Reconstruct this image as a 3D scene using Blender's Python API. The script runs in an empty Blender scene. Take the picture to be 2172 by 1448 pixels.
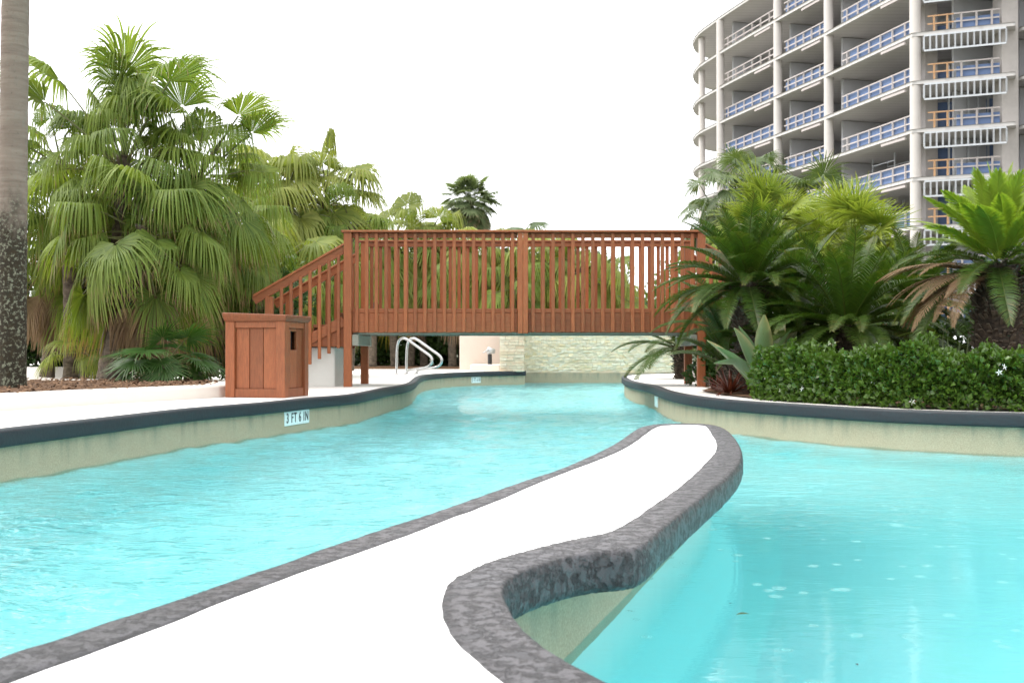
import bpy, bmesh, math, random
import numpy as np
from mathutils import Vector, Matrix, noise
from mathutils.geometry import tessellate_polygon

R = math.radians
scene = bpy.context.scene
COL = scene.collection

# ------------------------------------------------------------------ camera
FPX = 2400.0                      # focal length in pixels of the 2172 wide photograph
PITCH = math.atan(21.0 / FPX)
EYE = 0.40
cam_data = bpy.data.cameras.new("camera")
cam_data.sensor_width = 36.0
cam_data.lens = 36.0 * FPX / 2172.0
cam_data.clip_start = 0.02
cam_data.clip_end = 5000.0
cam_data.dof.use_dof = True
cam_data.dof.focus_distance = 5.0
cam_data.dof.aperture_fstop = 11.0
cam = bpy.data.objects.new("camera", cam_data)
cam.location = (0, 0, EYE)
cam.rotation_euler = (R(90) + PITCH, 0, 0)
COL.objects.link(cam)
scene.camera = cam

# ------------------------------------------------------------------ sky and sun
SUN_EL, SUN_AZ = R(58), R(-88)
world = bpy.data.worlds.new("World")
scene.world = world
world.use_nodes = True
wn, wl = world.node_tree.nodes, world.node_tree.links
wn.clear()
w_out = wn.new("ShaderNodeOutputWorld")
w_bg = wn.new("ShaderNodeBackground")
w_sky = wn.new("ShaderNodeTexSky")
w_sky.sky_type = 'NISHITA'
w_sky.sun_disc = False
w_sky.sun_elevation = SUN_EL
w_sky.sun_rotation = SUN_AZ
w_sky.air_density = 1.0
w_sky.dust_density = 6.0
w_sky.ozone_density = 1.0
w_hsv = wn.new("ShaderNodeHueSaturation")
w_hsv.inputs['Saturation'].default_value = 0.25
w_mix = wn.new("ShaderNodeMixRGB")           # the even white cloud deck of a rainy day
w_mix.inputs[0].default_value = 0.72
w_mix.inputs[2].default_value = (9.6, 9.7, 9.8, 1)
w_bg.inputs['Strength'].default_value = 0.12
wl.new(w_sky.outputs[0], w_hsv.inputs['Color'])
wl.new(w_hsv.outputs[0], w_mix.inputs[1])
wl.new(w_mix.outputs[0], w_bg.inputs['Color'])
wl.new(w_bg.outputs[0], w_out.inputs['Surface'])

sun_data = bpy.data.lights.new("sun", 'SUN')
sun_data.energy = 1.4
sun_data.angle = R(35)
sun_data.color = (1.0, 0.96, 0.9)
sun = bpy.data.objects.new("sun", sun_data)
sun_dir = Vector((math.cos(SUN_EL) * math.sin(SUN_AZ), math.cos(SUN_EL) * math.cos(SUN_AZ), math.sin(SUN_EL)))
sun.rotation_euler = sun_dir.to_track_quat('Z', 'Y').to_euler()
sun.location = (0, 0, 60)
COL.objects.link(sun)

scene.view_settings.view_transform = 'Standard'
scene.view_settings.look = 'None'
scene.view_settings.exposure = 1.28
scene.view_settings.gamma = 1.0
scene.view_settings.use_curve_mapping = False
cyc = scene.cycles
cyc.use_denoising = True
cyc.max_bounces = 10
cyc.diffuse_bounces = 5
cyc.glossy_bounces = 4
cyc.transmission_bounces = 8
cyc.transparent_max_bounces = 8
cyc.sample_clamp_indirect = 8.0

# ------------------------------------------------------------------ camera geometry used to place things where they stand
CP, SP = math.cos(PITCH), math.sin(PITCH)
def ray(px, py):
    u, v = (px - 1086.0) / FPX, (724.0 - py) / FPX
    return u, CP - v * SP, SP + v * CP
def G(px, py, z=0.0):
    a, b, c = ray(px, py)
    t = (z - EYE) / c
    return (a * t, b * t)
def P(px, py, y):
    a, b, c = ray(px, py)
    t = y / b
    return (a * t, y, EYE + c * t)

# ------------------------------------------------------------------ object helpers
WLOC = {}
def link(o, parent=None, loc=(0, 0, 0)):
    """Links o with its origin at world loc; parents are never rotated, so a child only subtracts."""
    COL.objects.link(o)
    loc = Vector(loc)
    WLOC[o.name] = loc
    if parent is not None:
        o.parent = parent
        o.location = loc - WLOC[parent.name]
    else:
        o.location = loc
    return o
def tag(o, label=None, cat=None, group=None, kind=None):
    if label: o["label"] = label
    if cat: o["category"] = cat
    if group: o["group"] = group
    if kind: o["kind"] = kind
    return o
def thing(name, loc, label, cat, group=None):
    o = bpy.data.objects.new(name, None)
    o.empty_display_size = 0.2
    link(o, None, loc)
    return tag(o, label, cat, group)

def mesh_np(name, V, F, mats=(), attr=None, smooth=False, mat_idx=None):
    V = np.asarray(V, dtype=np.float32).reshape(-1, 3)
    F = np.asarray(F, dtype=np.int32)
    k = F.shape[1]
    me = bpy.data.meshes.new(name)
    me.vertices.add(len(V))
    me.vertices.foreach_set("co", V.ravel())
    me.loops.add(F.size)
    me.loops.foreach_set("vertex_index", F.ravel())
    me.polygons.add(len(F))
    me.polygons.foreach_set("loop_start", np.arange(0, F.size, k, dtype=np.int32))
    if mat_idx is not None:
        me.polygons.foreach_set("material_index", np.asarray(mat_idx, dtype=np.int32))
    if smooth:
        me.polygons.foreach_set("use_smooth", np.ones(len(F), dtype=bool))
    me.update(calc_edges=True)
    if attr is not None:
        at = me.attributes.new("leaf", 'FLOAT_VECTOR', 'POINT')
        at.data.foreach_set("vector", np.asarray(attr, dtype=np.float32).ravel())
    for m in mats:
        me.materials.append(m)
    return me

class MB:
    """Collects quads and polygons in world space; put() links them as one mesh object."""
    def __init__(self): self.v, self.f = [], []
    def add(self, vs, fs):
        n = len(self.v)
        self.v += [tuple(p) for p in vs]
        self.f += [tuple(i + n for i in f) for f in fs]
    def box(self, x0, x1, y0, y1, z0, z1):
        self.add([(x0, y0, z0), (x1, y0, z0), (x1, y1, z0), (x0, y1, z0), (x0, y0, z1), (x1, y0, z1), (x1, y1, z1), (x0, y1, z1)],
                 [(3, 2, 1, 0), (4, 5, 6, 7), (0, 1, 5, 4), (1, 2, 6, 5), (2, 3, 7, 6), (3, 0, 4, 7)])
    def beam(self, a, b, w, h, up=(0, 0, 1)):
        """box from a to b, w wide and h high (along up)"""
        a, b = Vector(a), Vector(b)
        d = (b - a).normalized()
        s = d.cross(Vector(up)).normalized()
        u = s.cross(d).normalized()
        vs = []
        for p in (a, b):
            for i, j in ((-1, -1), (1, -1), (1, 1), (-1, 1)):
                vs.append(p + s * (w / 2 * i) + u * (h / 2 * j))
        self.add(vs, [(0, 1, 2, 3), (7, 6, 5, 4), (0, 4, 5, 1), (1, 5, 6, 2), (2, 6, 7, 3), (3, 7, 4, 0)])
    def prism(self, poly, z0, z1):
        n = len(poly)
        vs = [(x, y, z0) for x, y in poly] + [(x, y, z1) for x, y in poly]
        self.add(vs, [tuple(range(n - 1, -1, -1)), tuple(range(n, 2 * n))] + [(i, (i + 1) % n, n + (i + 1) % n, n + i) for i in range(n)])
    def tube(self, pts, r, seg=8, cap=True):
        pts = [Vector(p) for p in pts]
        rs = r if isinstance(r, (list, tuple)) else [r] * len(pts)
        rings, prev = [], None
        for i, p in enumerate(pts):
            t = (pts[min(i + 1, len(pts) - 1)] - pts[max(i - 1, 0)]).normalized()
            if prev is None:
                prev = Vector((1, 0, 0)) if abs(t.x) < 0.9 else Vector((0, 1, 0))
            n = (prev - t * prev.dot(t)).normalized()
            prev = n
            b = t.cross(n)
            rings.append([p + (n * math.cos(2 * math.pi * k / seg) + b * math.sin(2 * math.pi * k / seg)) * rs[i] for k in range(seg)])
        vs = [q for ring in rings for q in ring]
        fs = []
        for i in range(len(pts) - 1):
            for k in range(seg):
                a, b2 = i * seg + k, i * seg + (k + 1) % seg
                fs.append((a, b2, b2 + seg, a + seg))
        if cap:
            fs.append(tuple(range(seg - 1, -1, -1)))
            fs.append(tuple((len(pts) - 1) * seg + k for k in range(seg)))
        self.add(vs, fs)
    def mesh(self, name, mats, bevel=0.0, smooth=False, origin=(0, 0, 0)):
        me = bpy.data.meshes.new(name)
        o = Vector(origin)
        me.from_pydata([tuple(Vector(p) - o) for p in self.v], [], self.f)
        if bevel > 0:
            bm = bmesh.new(); bm.from_mesh(me)
            bmesh.ops.bevel(bm, geom=list(bm.edges), offset=bevel, segments=1, affect='EDGES', clamp_overlap=True)
            bm.to_mesh(me); bm.free()
        for m in (mats if isinstance(mats, (list, tuple)) else [mats]):
            me.materials.append(m)
        if smooth:
            me.polygons.foreach_set("use_smooth", np.ones(len(me.polygons), dtype=bool))
        me.update()
        return me
    def put(self, name, mats, parent=None, bevel=0.0, smooth=False):
        vs = np.array([tuple(p) for p in self.v])
        c = Vector(((vs[:, 0].min() + vs[:, 0].max()) / 2, (vs[:, 1].min() + vs[:, 1].max()) / 2, vs[:, 2].min()))
        me = self.mesh(name, mats, bevel, smooth, c)
        return link(bpy.data.objects.new(name, me), parent, c)

BOXES = {}
def wbox(name, x0, x1, y0, y1, z0, z1, mat, parent, bevel=0.004):
    """A bevelled board; boards of one size share mesh data."""
    key = (round(x1 - x0, 4), round(y1 - y0, 4), round(z1 - z0, 4), mat.name, bevel)
    if key not in BOXES:
        mb = MB(); mb.box(-(x1 - x0) / 2, (x1 - x0) / 2, -(y1 - y0) / 2, (y1 - y0) / 2, 0, z1 - z0)
        BOXES[key] = mb.mesh(name, mat, bevel)
    return link(bpy.data.objects.new(name, BOXES[key]), parent, ((x0 + x1) / 2, (y0 + y1) / 2, z0))
def put_mesh(name, me, parent, loc, rz=0.0, sc=1.0, rx=0.0):
    o = link(bpy.data.objects.new(name, me), parent, loc)
    o.rotation_mode = 'XYZ'
    o.rotation_euler = (rx, 0, rz)
    o.scale = (sc, sc, sc)
    return o

def catmull(pts, step=0.06):
    pts = [np.array(p, dtype=float) for p in pts]
    out = []
    for i in range(len(pts) - 1):
        p0, p1, p2, p3 = pts[max(i - 1, 0)], pts[i], pts[i + 1], pts[min(i + 2, len(pts) - 1)]
        d = np.linalg.norm(p2 - p1)
        n = max(1, int(d / step))
        # centripetal form keeps tight corners from looping
        a = 0.5
        t0 = 0.0
        t1 = t0 + max(np.linalg.norm(p1 - p0), 1e-4) ** a
        t2 = t1 + max(d, 1e-4) ** a
        t3 = t2 + max(np.linalg.norm(p3 - p2), 1e-4) ** a
        for k in range(n):
            t = t1 + (t2 - t1) * k / n
            A1 = (t1 - t) / (t1 - t0) * p0 + (t - t0) / (t1 - t0) * p1
            A2 = (t2 - t) / (t2 - t1) * p1 + (t - t1) / (t2 - t1) * p2
            A3 = (t3 - t) / (t3 - t2) * p2 + (t - t2) / (t3 - t2) * p3
            B1 = (t2 - t) / (t2 - t0) * A1 + (t - t0) / (t2 - t0) * A2
            B2 = (t3 - t) / (t3 - t1) * A2 + (t - t1) / (t3 - t1) * A3
            out.append((t2 - t) / (t2 - t1) * B1 + (t - t1) / (t2 - t1) * B2)
    out.append(pts[-1])
    return np.array(out)
def resample(poly, n):
    poly = np.asarray(poly, dtype=float)
    seg = np.linalg.norm(np.diff(poly, axis=0), axis=1)
    s = np.concatenate([[0], np.cumsum(seg)])
    t = np.linspace(0, s[-1], n)
    return np.stack([np.interp(t, s, poly[:, k]) for k in range(poly.shape[1])], axis=1)
def offset(poly, d, sm=3):
    """poly moved d to its right-hand side"""
    poly = np.asarray(poly, dtype=float)
    t = np.gradient(poly, axis=0)
    for _ in range(sm):
        t = np.concatenate([t[:1], (t[:-2] + 2 * t[1:-1] + t[2:]) / 4, t[-1:]])
    t /= np.maximum(np.linalg.norm(t, axis=1, keepdims=True), 1e-9)
    return poly + d * np.stack([t[:, 1], -t[:, 0]], axis=1)

# ------------------------------------------------------------------ materials
class NT:
    def __init__(self, name):
        self.m = bpy.data.materials.new(name); self.m.use_nodes = True
        self.t = self.m.node_tree; self.n = self.t.nodes; self.l = self.t.links
        self.b = self.n["Principled BSDF"]; self.o = self.n["Material Output"]
    def new(self, ty, **kw):
        nd = self.n.new("ShaderNode" + ty)
        for k, v in kw.items(): setattr(nd, k, v)
        return nd
    def set(self, sock, v):
        if hasattr(v, "is_linked") or hasattr(v, "links"): self.l.new(v, sock)
        else: sock.default_value = v
    def coord(self, kind="Object", scale=(1, 1, 1)):
        tc = self.new("TexCoord"); mp = self.new("Mapping")
        mp.inputs["Scale"].default_value = scale
        self.l.new(tc.outputs[kind], mp.inputs[0]); return mp.outputs[0]
    def pos(self, scale=(1, 1, 1)):
        g = self.new("NewGeometry"); mp = self.new("Mapping")
        mp.inputs["Scale"].default_value = scale
        self.l.new(g.outputs["Position"], mp.inputs[0]); return mp.outputs[0]
    def noise(self, vec, scale, detail=4, rough=0.55, dist=0.0):
        nd = self.new("TexNoise")
        self.l.new(vec, nd.inputs["Vector"]); nd.inputs["Scale"].default_value = scale
        nd.inputs["Detail"].default_value = detail; nd.inputs["Roughness"].default_value = rough
        nd.inputs["Distortion"].default_value = dist
        return nd.outputs["Fac"]
    def ramp(self, fac, stops):
        nd = self.new("ValToRGB"); cr = nd.color_ramp
        while len(cr.elements) < len(stops): cr.elements.new(0.5)
        for e, (p, c) in zip(cr.elements, stops):
            e.position = p; e.color = (c[0], c[1], c[2], 1) if not isinstance(c, (int, float)) else (c, c, c, 1)
        self.l.new(fac, nd.inputs[0]); return nd.outputs[0]
    def mix(self, fac, a, b, mode='MIX'):
        nd = self.new("MixRGB", blend_type=mode)
        self.set(nd.inputs[0], fac)
        for s, v in ((nd.inputs[1], a), (nd.inputs[2], b)):
            self.set(s, (v[0], v[1], v[2], 1) if isinstance(v, tuple) and len(v) == 3 else v)
        return nd.outputs[0]
    def math(self, op, a, b=0.0, clamp=False):
        nd = self.new("Math", operation=op); nd.use_clamp = clamp
        self.set(nd.inputs[0], a); self.set(nd.inputs[1], b); return nd.outputs[0]
    def bump(self, h, strength=0.3, dist=0.01):
        nd = self.new("Bump"); nd.inputs["Strength"].default_value = strength; nd.inputs["Distance"].default_value = dist
        self.l.new(h, nd.inputs["Height"]); return nd.outputs[0]
    def fin(self, col=None, rough=None, normal=None, spec=None, metal=None):
        for s, v in (("Base Color", col), ("Roughness", rough), ("Normal", normal), ("Specular IOR Level", spec), ("Metallic", metal)):
            if v is not None:
                self.set(self.b.inputs[s], (v[0], v[1], v[2], 1) if isinstance(v, tuple) and len(v) == 3 else v)
        return self.m
    def objrand(self):
        return self.new("ObjectInfo").outputs["Random"]
    def xyz(self, vec):
        s = self.new("SeparateXYZ"); self.l.new(vec, s.inputs[0]); return s.outputs

def m_plain(name, col, rough=0.6, metal=0.0, var=0.12, nscale=6.0, bump=0.0, spec=0.5):
    t = NT(name); p = t.pos()
    f = t.noise(p, nscale, 5)
    c = t.mix(f, tuple(x * (1 - var) for x in col), tuple(min(1, x * (1 + var)) for x in col))
    n = t.bump(t.noise(p, nscale * 8, 4), bump, 0.004) if bump else None
    return t.fin(c, rough, n, spec, metal)

def m_wood(name, col, vertical=True):
    t = NT(name); oc = t.coord("Object", (1, 1, 0.12) if vertical else (0.12, 1, 1))
    r = t.objrand()
    off = t.new("VectorMath", operation='ADD'); t.l.new(oc, off.inputs[0])
    cmb = t.new("CombineXYZ"); sc = t.math('MULTIPLY', r, 37.0)
    for i in range(3): t.l.new(sc, cmb.inputs[i])
    t.l.new(cmb.outputs[0], off.inputs[1]); v = off.outputs[0]
    grain = t.noise(v, 90, 4, 0.6, 0.4)
    blot = t.noise(v, 9, 4)
    c = t.mix(t.ramp(grain, [(0.3, 0.0), (0.72, 1.0)]), tuple(x * 0.72 for x in col), tuple(x * 1.18 for x in col))
    c = t.mix(t.math('MULTIPLY', t.ramp(blot, [(0.45, 0.0), (0.75, 1.0)]), 0.45), c, (col[0] * 0.78, col[1] * 0.86, col[2] * 0.9))
    hv = t.new("HueSaturation"); t.l.new(c, hv.inputs["Color"])
    t.l.new(t.math('ADD', t.math('MULTIPLY', r, 0.34), 0.83), hv.inputs["Value"])
    return t.fin(hv.outputs[0], t.math('ADD', t.math('MULTIPLY', blot, 0.25), 0.42), t.bump(grain, 0.25, 0.002), 0.4)

def m_leaf(name, c1, c2, brown=(0.30, 0.19, 0.09), trans=0.35, rough=0.42, spec=0.45):
    """leaf attribute: x along the leaflet, y random of the leaflet, z how dry it is"""
    t = NT(name)
    a = t.new("Attribute"); a.attribute_name = "leaf"
    x, y, z = t.xyz(a.outputs["Vector"])
    r = t.objrand()
    f = t.math('ADD', t.math('MULTIPLY', y, 0.55), t.math('MULTIPLY', r, 0.5), True)
    c = t.mix(f, c1, c2)
    c = t.mix(t.math('MULTIPLY', x, 0.35), c, tuple(min(1, v * 1.5) for v in c2))
    n = t.noise(t.pos(), 14, 3)
    dry = t.math('MULTIPLY', z, t.ramp(n, [(0.25, 0.55), (0.6, 1.0)]), True)
    c = t.mix(dry, c, brown)
    t.fin(c, rough, None, spec)
    tr = t.new("BsdfTranslucent")
    t.l.new(t.mix(0.75, c, t.mix(1.0, c, (1.25, 1.3, 0.45), 'MULTIPLY')), tr.inputs["Color"])
    mx = t.new("MixShader"); mx.inputs[0].default_value = trans
    t.l.new(t.b.outputs[0], mx.inputs[1]); t.l.new(tr.outputs[0], mx.inputs[2])
    t.l.new(mx.outputs[0], t.o.inputs["Surface"])
    return t.m

M = {}
M['wood'] = m_wood("reddish_stained_wood", (0.285, 0.086, 0.028))
M['wood_flat'] = m_wood("reddish_stained_wood_boards", (0.285, 0.086, 0.028), False)
M['wood_bin'] = m_wood("brown_stained_panel", (0.230, 0.070, 0.025))
M['wood_grey'] = m_wood("weathered_grey_wood", (0.22, 0.22, 0.18), False)
M['dark'] = m_plain("dark_slot_shade", (0.008, 0.008, 0.009), 0.8)  # near-black colour standing in for the shade inside the bin slot
M['chrome'] = m_plain("brushed_steel", (0.62, 0.62, 0.62), 0.25, 1.0, 0.05)
M['galv'] = m_plain("galvanised_steel", (0.48, 0.50, 0.52), 0.45, 0.6, 0.1)
M['white'] = m_plain("white_paint", (0.80, 0.79, 0.76), 0.6, 0, 0.04)
M['fabric'] = m_plain("white_canvas", (0.84, 0.84, 0.84), 0.9, 0, 0.03)
M['black'] = m_plain("black_plastic", (0.02, 0.02, 0.022), 0.45)
M['stucco'] = m_plain("pinkish_stucco", (0.60, 0.50, 0.43), 0.85, 0, 0.07, 5, 0.25)
M['plinth'] = m_plain("painted_concrete", (0.66, 0.65, 0.61), 0.8, 0, 0.08, 5, 0.15)
M['curbwall'] = m_plain("cream_concrete", (0.60, 0.555, 0.50), 0.8, 0, 0.06, 6, 0.15)
M['orange'] = m_plain("yellow_pine", (0.50, 0.30, 0.16), 0.6, 0, 0.15)
M['railwood'] = m_plain("pale_lumber", (0.44, 0.40, 0.385), 0.7, 0, 0.15)
M['blue'] = m_plain("blue_netting", (0.11, 0.165, 0.30), 0.75, 0, 0.25, 1.2)
M['interior'] = m_plain("grey_block_wall", (0.52, 0.525, 0.55), 0.9, 0, 0.15, 0.6)
M['interior_pale'] = m_plain("pale_plasterboard", (0.55, 0.56, 0.58), 0.9, 0, 0.08, 0.6)

def m_concrete():
    t = NT("cast_concrete"); p = t.pos()
    a = t.noise(p, 0.35, 5); b = t.noise(p, 3.5, 4)
    c = t.mix(t.ramp(a, [(0.3, 0.0), (0.7, 1.0)]), (0.44, 0.41, 0.39), (0.55, 0.515, 0.49))
    c = t.mix(t.math('MULTIPLY', t.ramp(b, [(0.45, 0.0), (0.8, 1.0)]), 0.35), c, (0.33, 0.305, 0.29))
    return t.fin(c, 0.85, t.bump(b, 0.15, 0.02))
M['concrete'] = m_concrete()
M['column'] = m_plain('pale_column_concrete', (0.56, 0.525, 0.50), 0.85, 0, 0.07, 1.5, 0.1)

def m_soffit():
    t = NT("formed_soffit_concrete"); p = t.pos()
    a = t.noise(p, 0.5, 4)
    w = t.new("TexWave", wave_type='BANDS', bands_direction='Y'); t.l.new(p, w.inputs[0]); w.inputs["Scale"].default_value = 0.4; w.inputs["Distortion"].default_value = 0.4
    c = t.mix(a, (0.54, 0.52, 0.51), (0.62, 0.60, 0.585))
    c = t.mix(t.math('MULTIPLY', t.ramp(w.outputs["Fac"], [(0.9, 0.0), (1.0, 1.0)]), 0.3), c, (0.25, 0.235, 0.23))
    return t.fin(c, 0.85)
M['soffit'] = m_soffit()

def m_deck():
    t = NT("painted_deck"); p = t.pos()
    a = t.noise(p, 1.1, 6); b = t.noise(p, 45, 4)
    c = t.mix(t.ramp(a, [(0.35, 0.0), (0.75, 1.0)]), (0.78, 0.74, 0.69), (0.83, 0.81, 0.78))
    c = t.mix(t.math('MULTIPLY', t.ramp(b, [(0.6, 0.0), (0.8, 1.0)]), 0.12), c, (0.55, 0.5, 0.45))
    return t.fin(c, 0.6, t.bump(b, 0.12, 0.003), 0.4)
M['deck'] = m_deck()
def m_island_deck():
    t = NT("fresh_white_deck_paint"); p = t.pos()
    b = t.noise(p, 60, 4); s = t.noise(p, 9, 5)
    c = t.mix(t.ramp(s, [(0.70, 0.0), (0.76, 1.0)]), (0.84, 0.84, 0.835), (0.76, 0.755, 0.74))
    return t.fin(c, 0.5, t.bump(b, 0.10, 0.002), 0.4)
M['island_deck'] = m_island_deck()

def m_coping():
    t = NT("dark_textured_coping"); p = t.pos()
    n1 = t.noise(p, 34, 9, 0.72, 0.2)        # trowelled skin: broad flakes with ragged edges
    n2 = t.noise(p, 130, 4, 0.7)
    n3 = t.noise(p, 48, 6, 0.7, 0.2)
    flake = t.ramp(n1, [(0.44, 0.0), (0.50, 1.0)])
    pit = t.ramp(n3, [(0.36, 0.0), (0.46, 1.0)])
    edge = t.ramp(n1, [(0.445, 1.0), (0.47, 0.0), (0.50, 1.0)])
    h = t.math('ADD', t.math('MULTIPLY', flake, 0.8), t.math('ADD', t.math('MULTIPLY', n2, 0.5), t.math('MULTIPLY', pit, 0.5)))
    c = t.mix(flake, (0.031, 0.030, 0.034), (0.045, 0.042, 0.048))
    c = t.mix(t.math('MULTIPLY', t.math('SUBTRACT', 1.0, edge), 0.5), c, (0.014, 0.013, 0.015))
    c = t.mix(t.math('MULTIPLY', t.math('SUBTRACT', 1.0, pit), 0.4), c, (0.018, 0.017, 0.020))
    c = t.mix(t.math('MULTIPLY', t.ramp(n2, [(0.55, 0.0), (0.75, 1.0)]), 0.35), c, (0.085, 0.08, 0.088))
    return t.fin(c, t.math('ADD', t.math('MULTIPLY', flake, -0.18), 0.52), t.bump(h, 0.9, 0.005), 0.6)
M['coping'] = m_coping()
def m_coping_far():
    t = NT("dark_wet_coping"); p = t.pos()
    n1 = t.noise(p, 30, 5, 0.6, 0.8); big = t.noise(p, 3, 4)
    c = t.mix(n1, (0.014, 0.016, 0.020), (0.034, 0.036, 0.043))
    c = t.mix(t.math('MULTIPLY', big, 0.4), c, (0.016, 0.030, 0.034))
    return t.fin(c, 0.55, t.bump(n1, 0.5, 0.005), 0.3)
M['coping_far'] = m_coping_far()

def m_poolwall():
    t = NT("pool_wall_plaster"); p = t.pos(); z = t.xyz(p)[2]
    sp = t.noise(p, 160, 3, 0.7); st = t.noise(t.pos((1, 1, 0.12)), 9, 5); big = t.noise(p, 2.2, 5)
    c = t.mix(t.ramp(sp, [(0.35, 0.0), (0.65, 1.0)]), (0.25, 0.208, 0.135), (0.44, 0.372, 0.255))
    c = t.mix(t.math('MULTIPLY', big, 0.55), c, (0.39, 0.35, 0.255))
    # drip stains below the coping and a scum band at the water
    top = t.ramp(t.math('ADD', t.math('MULTIPLY', z, 4.5), 1.42), [(0.35, 0.0), (1.0, 1.0)])
    c = t.mix(t.math('MULTIPLY', t.math('MULTIPLY', top, t.ramp(st, [(0.48, 0.0), (0.72, 1.0)])), 0.75), c, (0.10, 0.15, 0.12))
    # painted plaster starts just under the water line
    lo = t.ramp(t.math('ADD', t.math('MULTIPLY', z, 10.0), 4.2), [(0.45, 1.0), (0.55, 0.0)])
    c = t.mix(lo, c, (0.66, 0.78, 0.76))
    return t.fin(c, 0.7, t.bump(sp, 0.25, 0.003), 0.3)
M['poolwall'] = m_poolwall()
def m_poolfloor():
    t = NT("pool_floor_plaster"); p = t.pos()
    a = t.noise(p, 0.9, 5); b = t.noise(p, 6, 4)
    c = t.mix(t.ramp(a, [(0.3, 0.0), (0.7, 1.0)]), (0.62, 0.72, 0.72), (0.73, 0.78, 0.77))
    c = t.mix(t.math('MULTIPLY', t.ramp(b, [(0.55, 0.0), (0.8, 1.0)]), 0.3), c, (0.45, 0.61, 0.59))
    return t.fin(c, 0.7)
M['poolfloor'] = m_poolfloor()

def m_water():
    t = NT("pool_water")
    p = t.pos(); x, y, z = t.xyz(p)
    # the current runs down the channel: long crests across the stream; the bay to the right of the island lies calm
    a = t.noise(t.pos((1.0, 2.6, 1)), 2.2, 4, 0.6, 0.6)
    b = t.noise(t.pos((1.0, 2.2, 1)), 9.0, 3, 0.6, 0.4)
    c2 = t.noise(p, 26, 2, 0.5)
    a0 = t.noise(t.pos((1.0, 1.7, 1)), 0.75, 3, 0.5, 0.5)
    h = t.math('ADD', t.math('ADD', t.math('MULTIPLY', a, 0.35), t.math('MULTIPLY', a0, 0.3)), t.math('ADD', t.math('MULTIPLY', b, 0.8), t.math('MULTIPLY', c2, 0.10)))
    bay = t.math('ADD', t.math('SUBTRACT', x, t.math('MULTIPLY', y, 0.316)), 0.665)           # > 0 to the right of the island axis
    calm = t.ramp(t.math('ADD', t.math('MULTIPLY', bay, 0.8), 0.45), [(0.10, 1.2), (0.42, 0.03)])
    fara = t.ramp(t.math('MULTIPLY', y, 0.1), [(0.35, 0.0), (0.85, 1.0)])
    calm = t.math('MAXIMUM', calm, t.math('MULTIPLY', fara, 0.9))
    h = t.math('MULTIPLY', h, calm)
    # rings of rain drops
    def rings(scale, rad, freq, keep, seed):
        vo = t.new("TexVoronoi", feature='F1', voronoi_dimensions='2D')
        mp = t.new("Mapping"); mp.inputs["Location"].default_value = (seed, seed * 0.7, 0)
        t.l.new(p, mp.inputs[0]); t.l.new(mp.outputs[0], vo.inputs["Vector"])
        vo.inputs["Scale"].default_value = scale
        d = t.math('DIVIDE', vo.outputs["Distance"], scale)
        rnd = t.xyz(vo.outputs["Color"])
        amp = t.math('SUBTRACT', 1.0, t.math('DIVIDE', d, t.math('ADD', t.math('MULTIPLY', rnd[1], rad), 0.012)), True)
        on = t.math('LESS_THAN', rnd[0], keep)
        return t.math('MULTIPLY', t.math('MULTIPLY', t.math('SINE', t.math('MULTIPLY', d, freq)), amp), on)
    rg = t.math('ADD', t.math('MULTIPLY', rings(5.5, 0.032, 560, 0.16, 0.0), 0.04), t.math('MULTIPLY', rings(10.0, 0.012, 900, 0.16, 3.3), 0.045))
    h = t.math('ADD', h, rg)
    t.fin((1, 1, 1), 0.06, t.bump(h, 1.0, 0.035), 0.3)
    t.b.inputs["Transmission Weight"].default_value = 1.0
    t.b.inputs["IOR"].default_value = 1.333
    va = t.new("VolumeAbsorption")
    va.inputs["Color"].default_value = (0.14, 0.945, 0.985, 1)
    va.inputs["Density"].default_value = 0.44
    t.l.new(va.outputs[0], t.o.inputs["Volume"])
    return t.m
M['water'] = m_water()

def m_stone(name, cols):
    t = NT(name)
    g = t.new("NewGeometry")
    r = t.math('FRACT', t.math('ADD', t.objrand(), g.outputs["Random Per Island"]))
    p = t.pos(); n = t.noise(p, 22, 5); big = t.noise(p, 1.6, 3)
    c = t.ramp(r, [(i / (len(cols) - 1), cc) for i, cc in enumerate(cols)])
    c = t.mix(t.math('MULTIPLY', n, 0.5), c, (0.84, 0.79, 0.64))
    c = t.mix(t.math('MULTIPLY', t.ramp(big, [(0.45, 0.0), (0.7, 1.0)]), 0.35), c, (0.50, 0.40, 0.20))
    return t.fin(c, 0.75, t.bump(n, 0.5, 0.01))
M['stone'] = m_stone("pale_ledger_stone", [(0.64, 0.60, 0.43), (0.84, 0.79, 0.62), (0.80, 0.66, 0.38), (0.85, 0.81, 0.69), (0.66, 0.64, 0.50), (0.84, 0.74, 0.51)])
M['stone_warm'] = m_stone("warm_ledger_stone", [(0.56, 0.40, 0.26), (0.66, 0.52, 0.38), (0.60, 0.45, 0.30), (0.70, 0.60, 0.48)])
M['grout'] = m_plain("wall_mortar", (0.42, 0.41, 0.34), 0.9)

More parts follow.
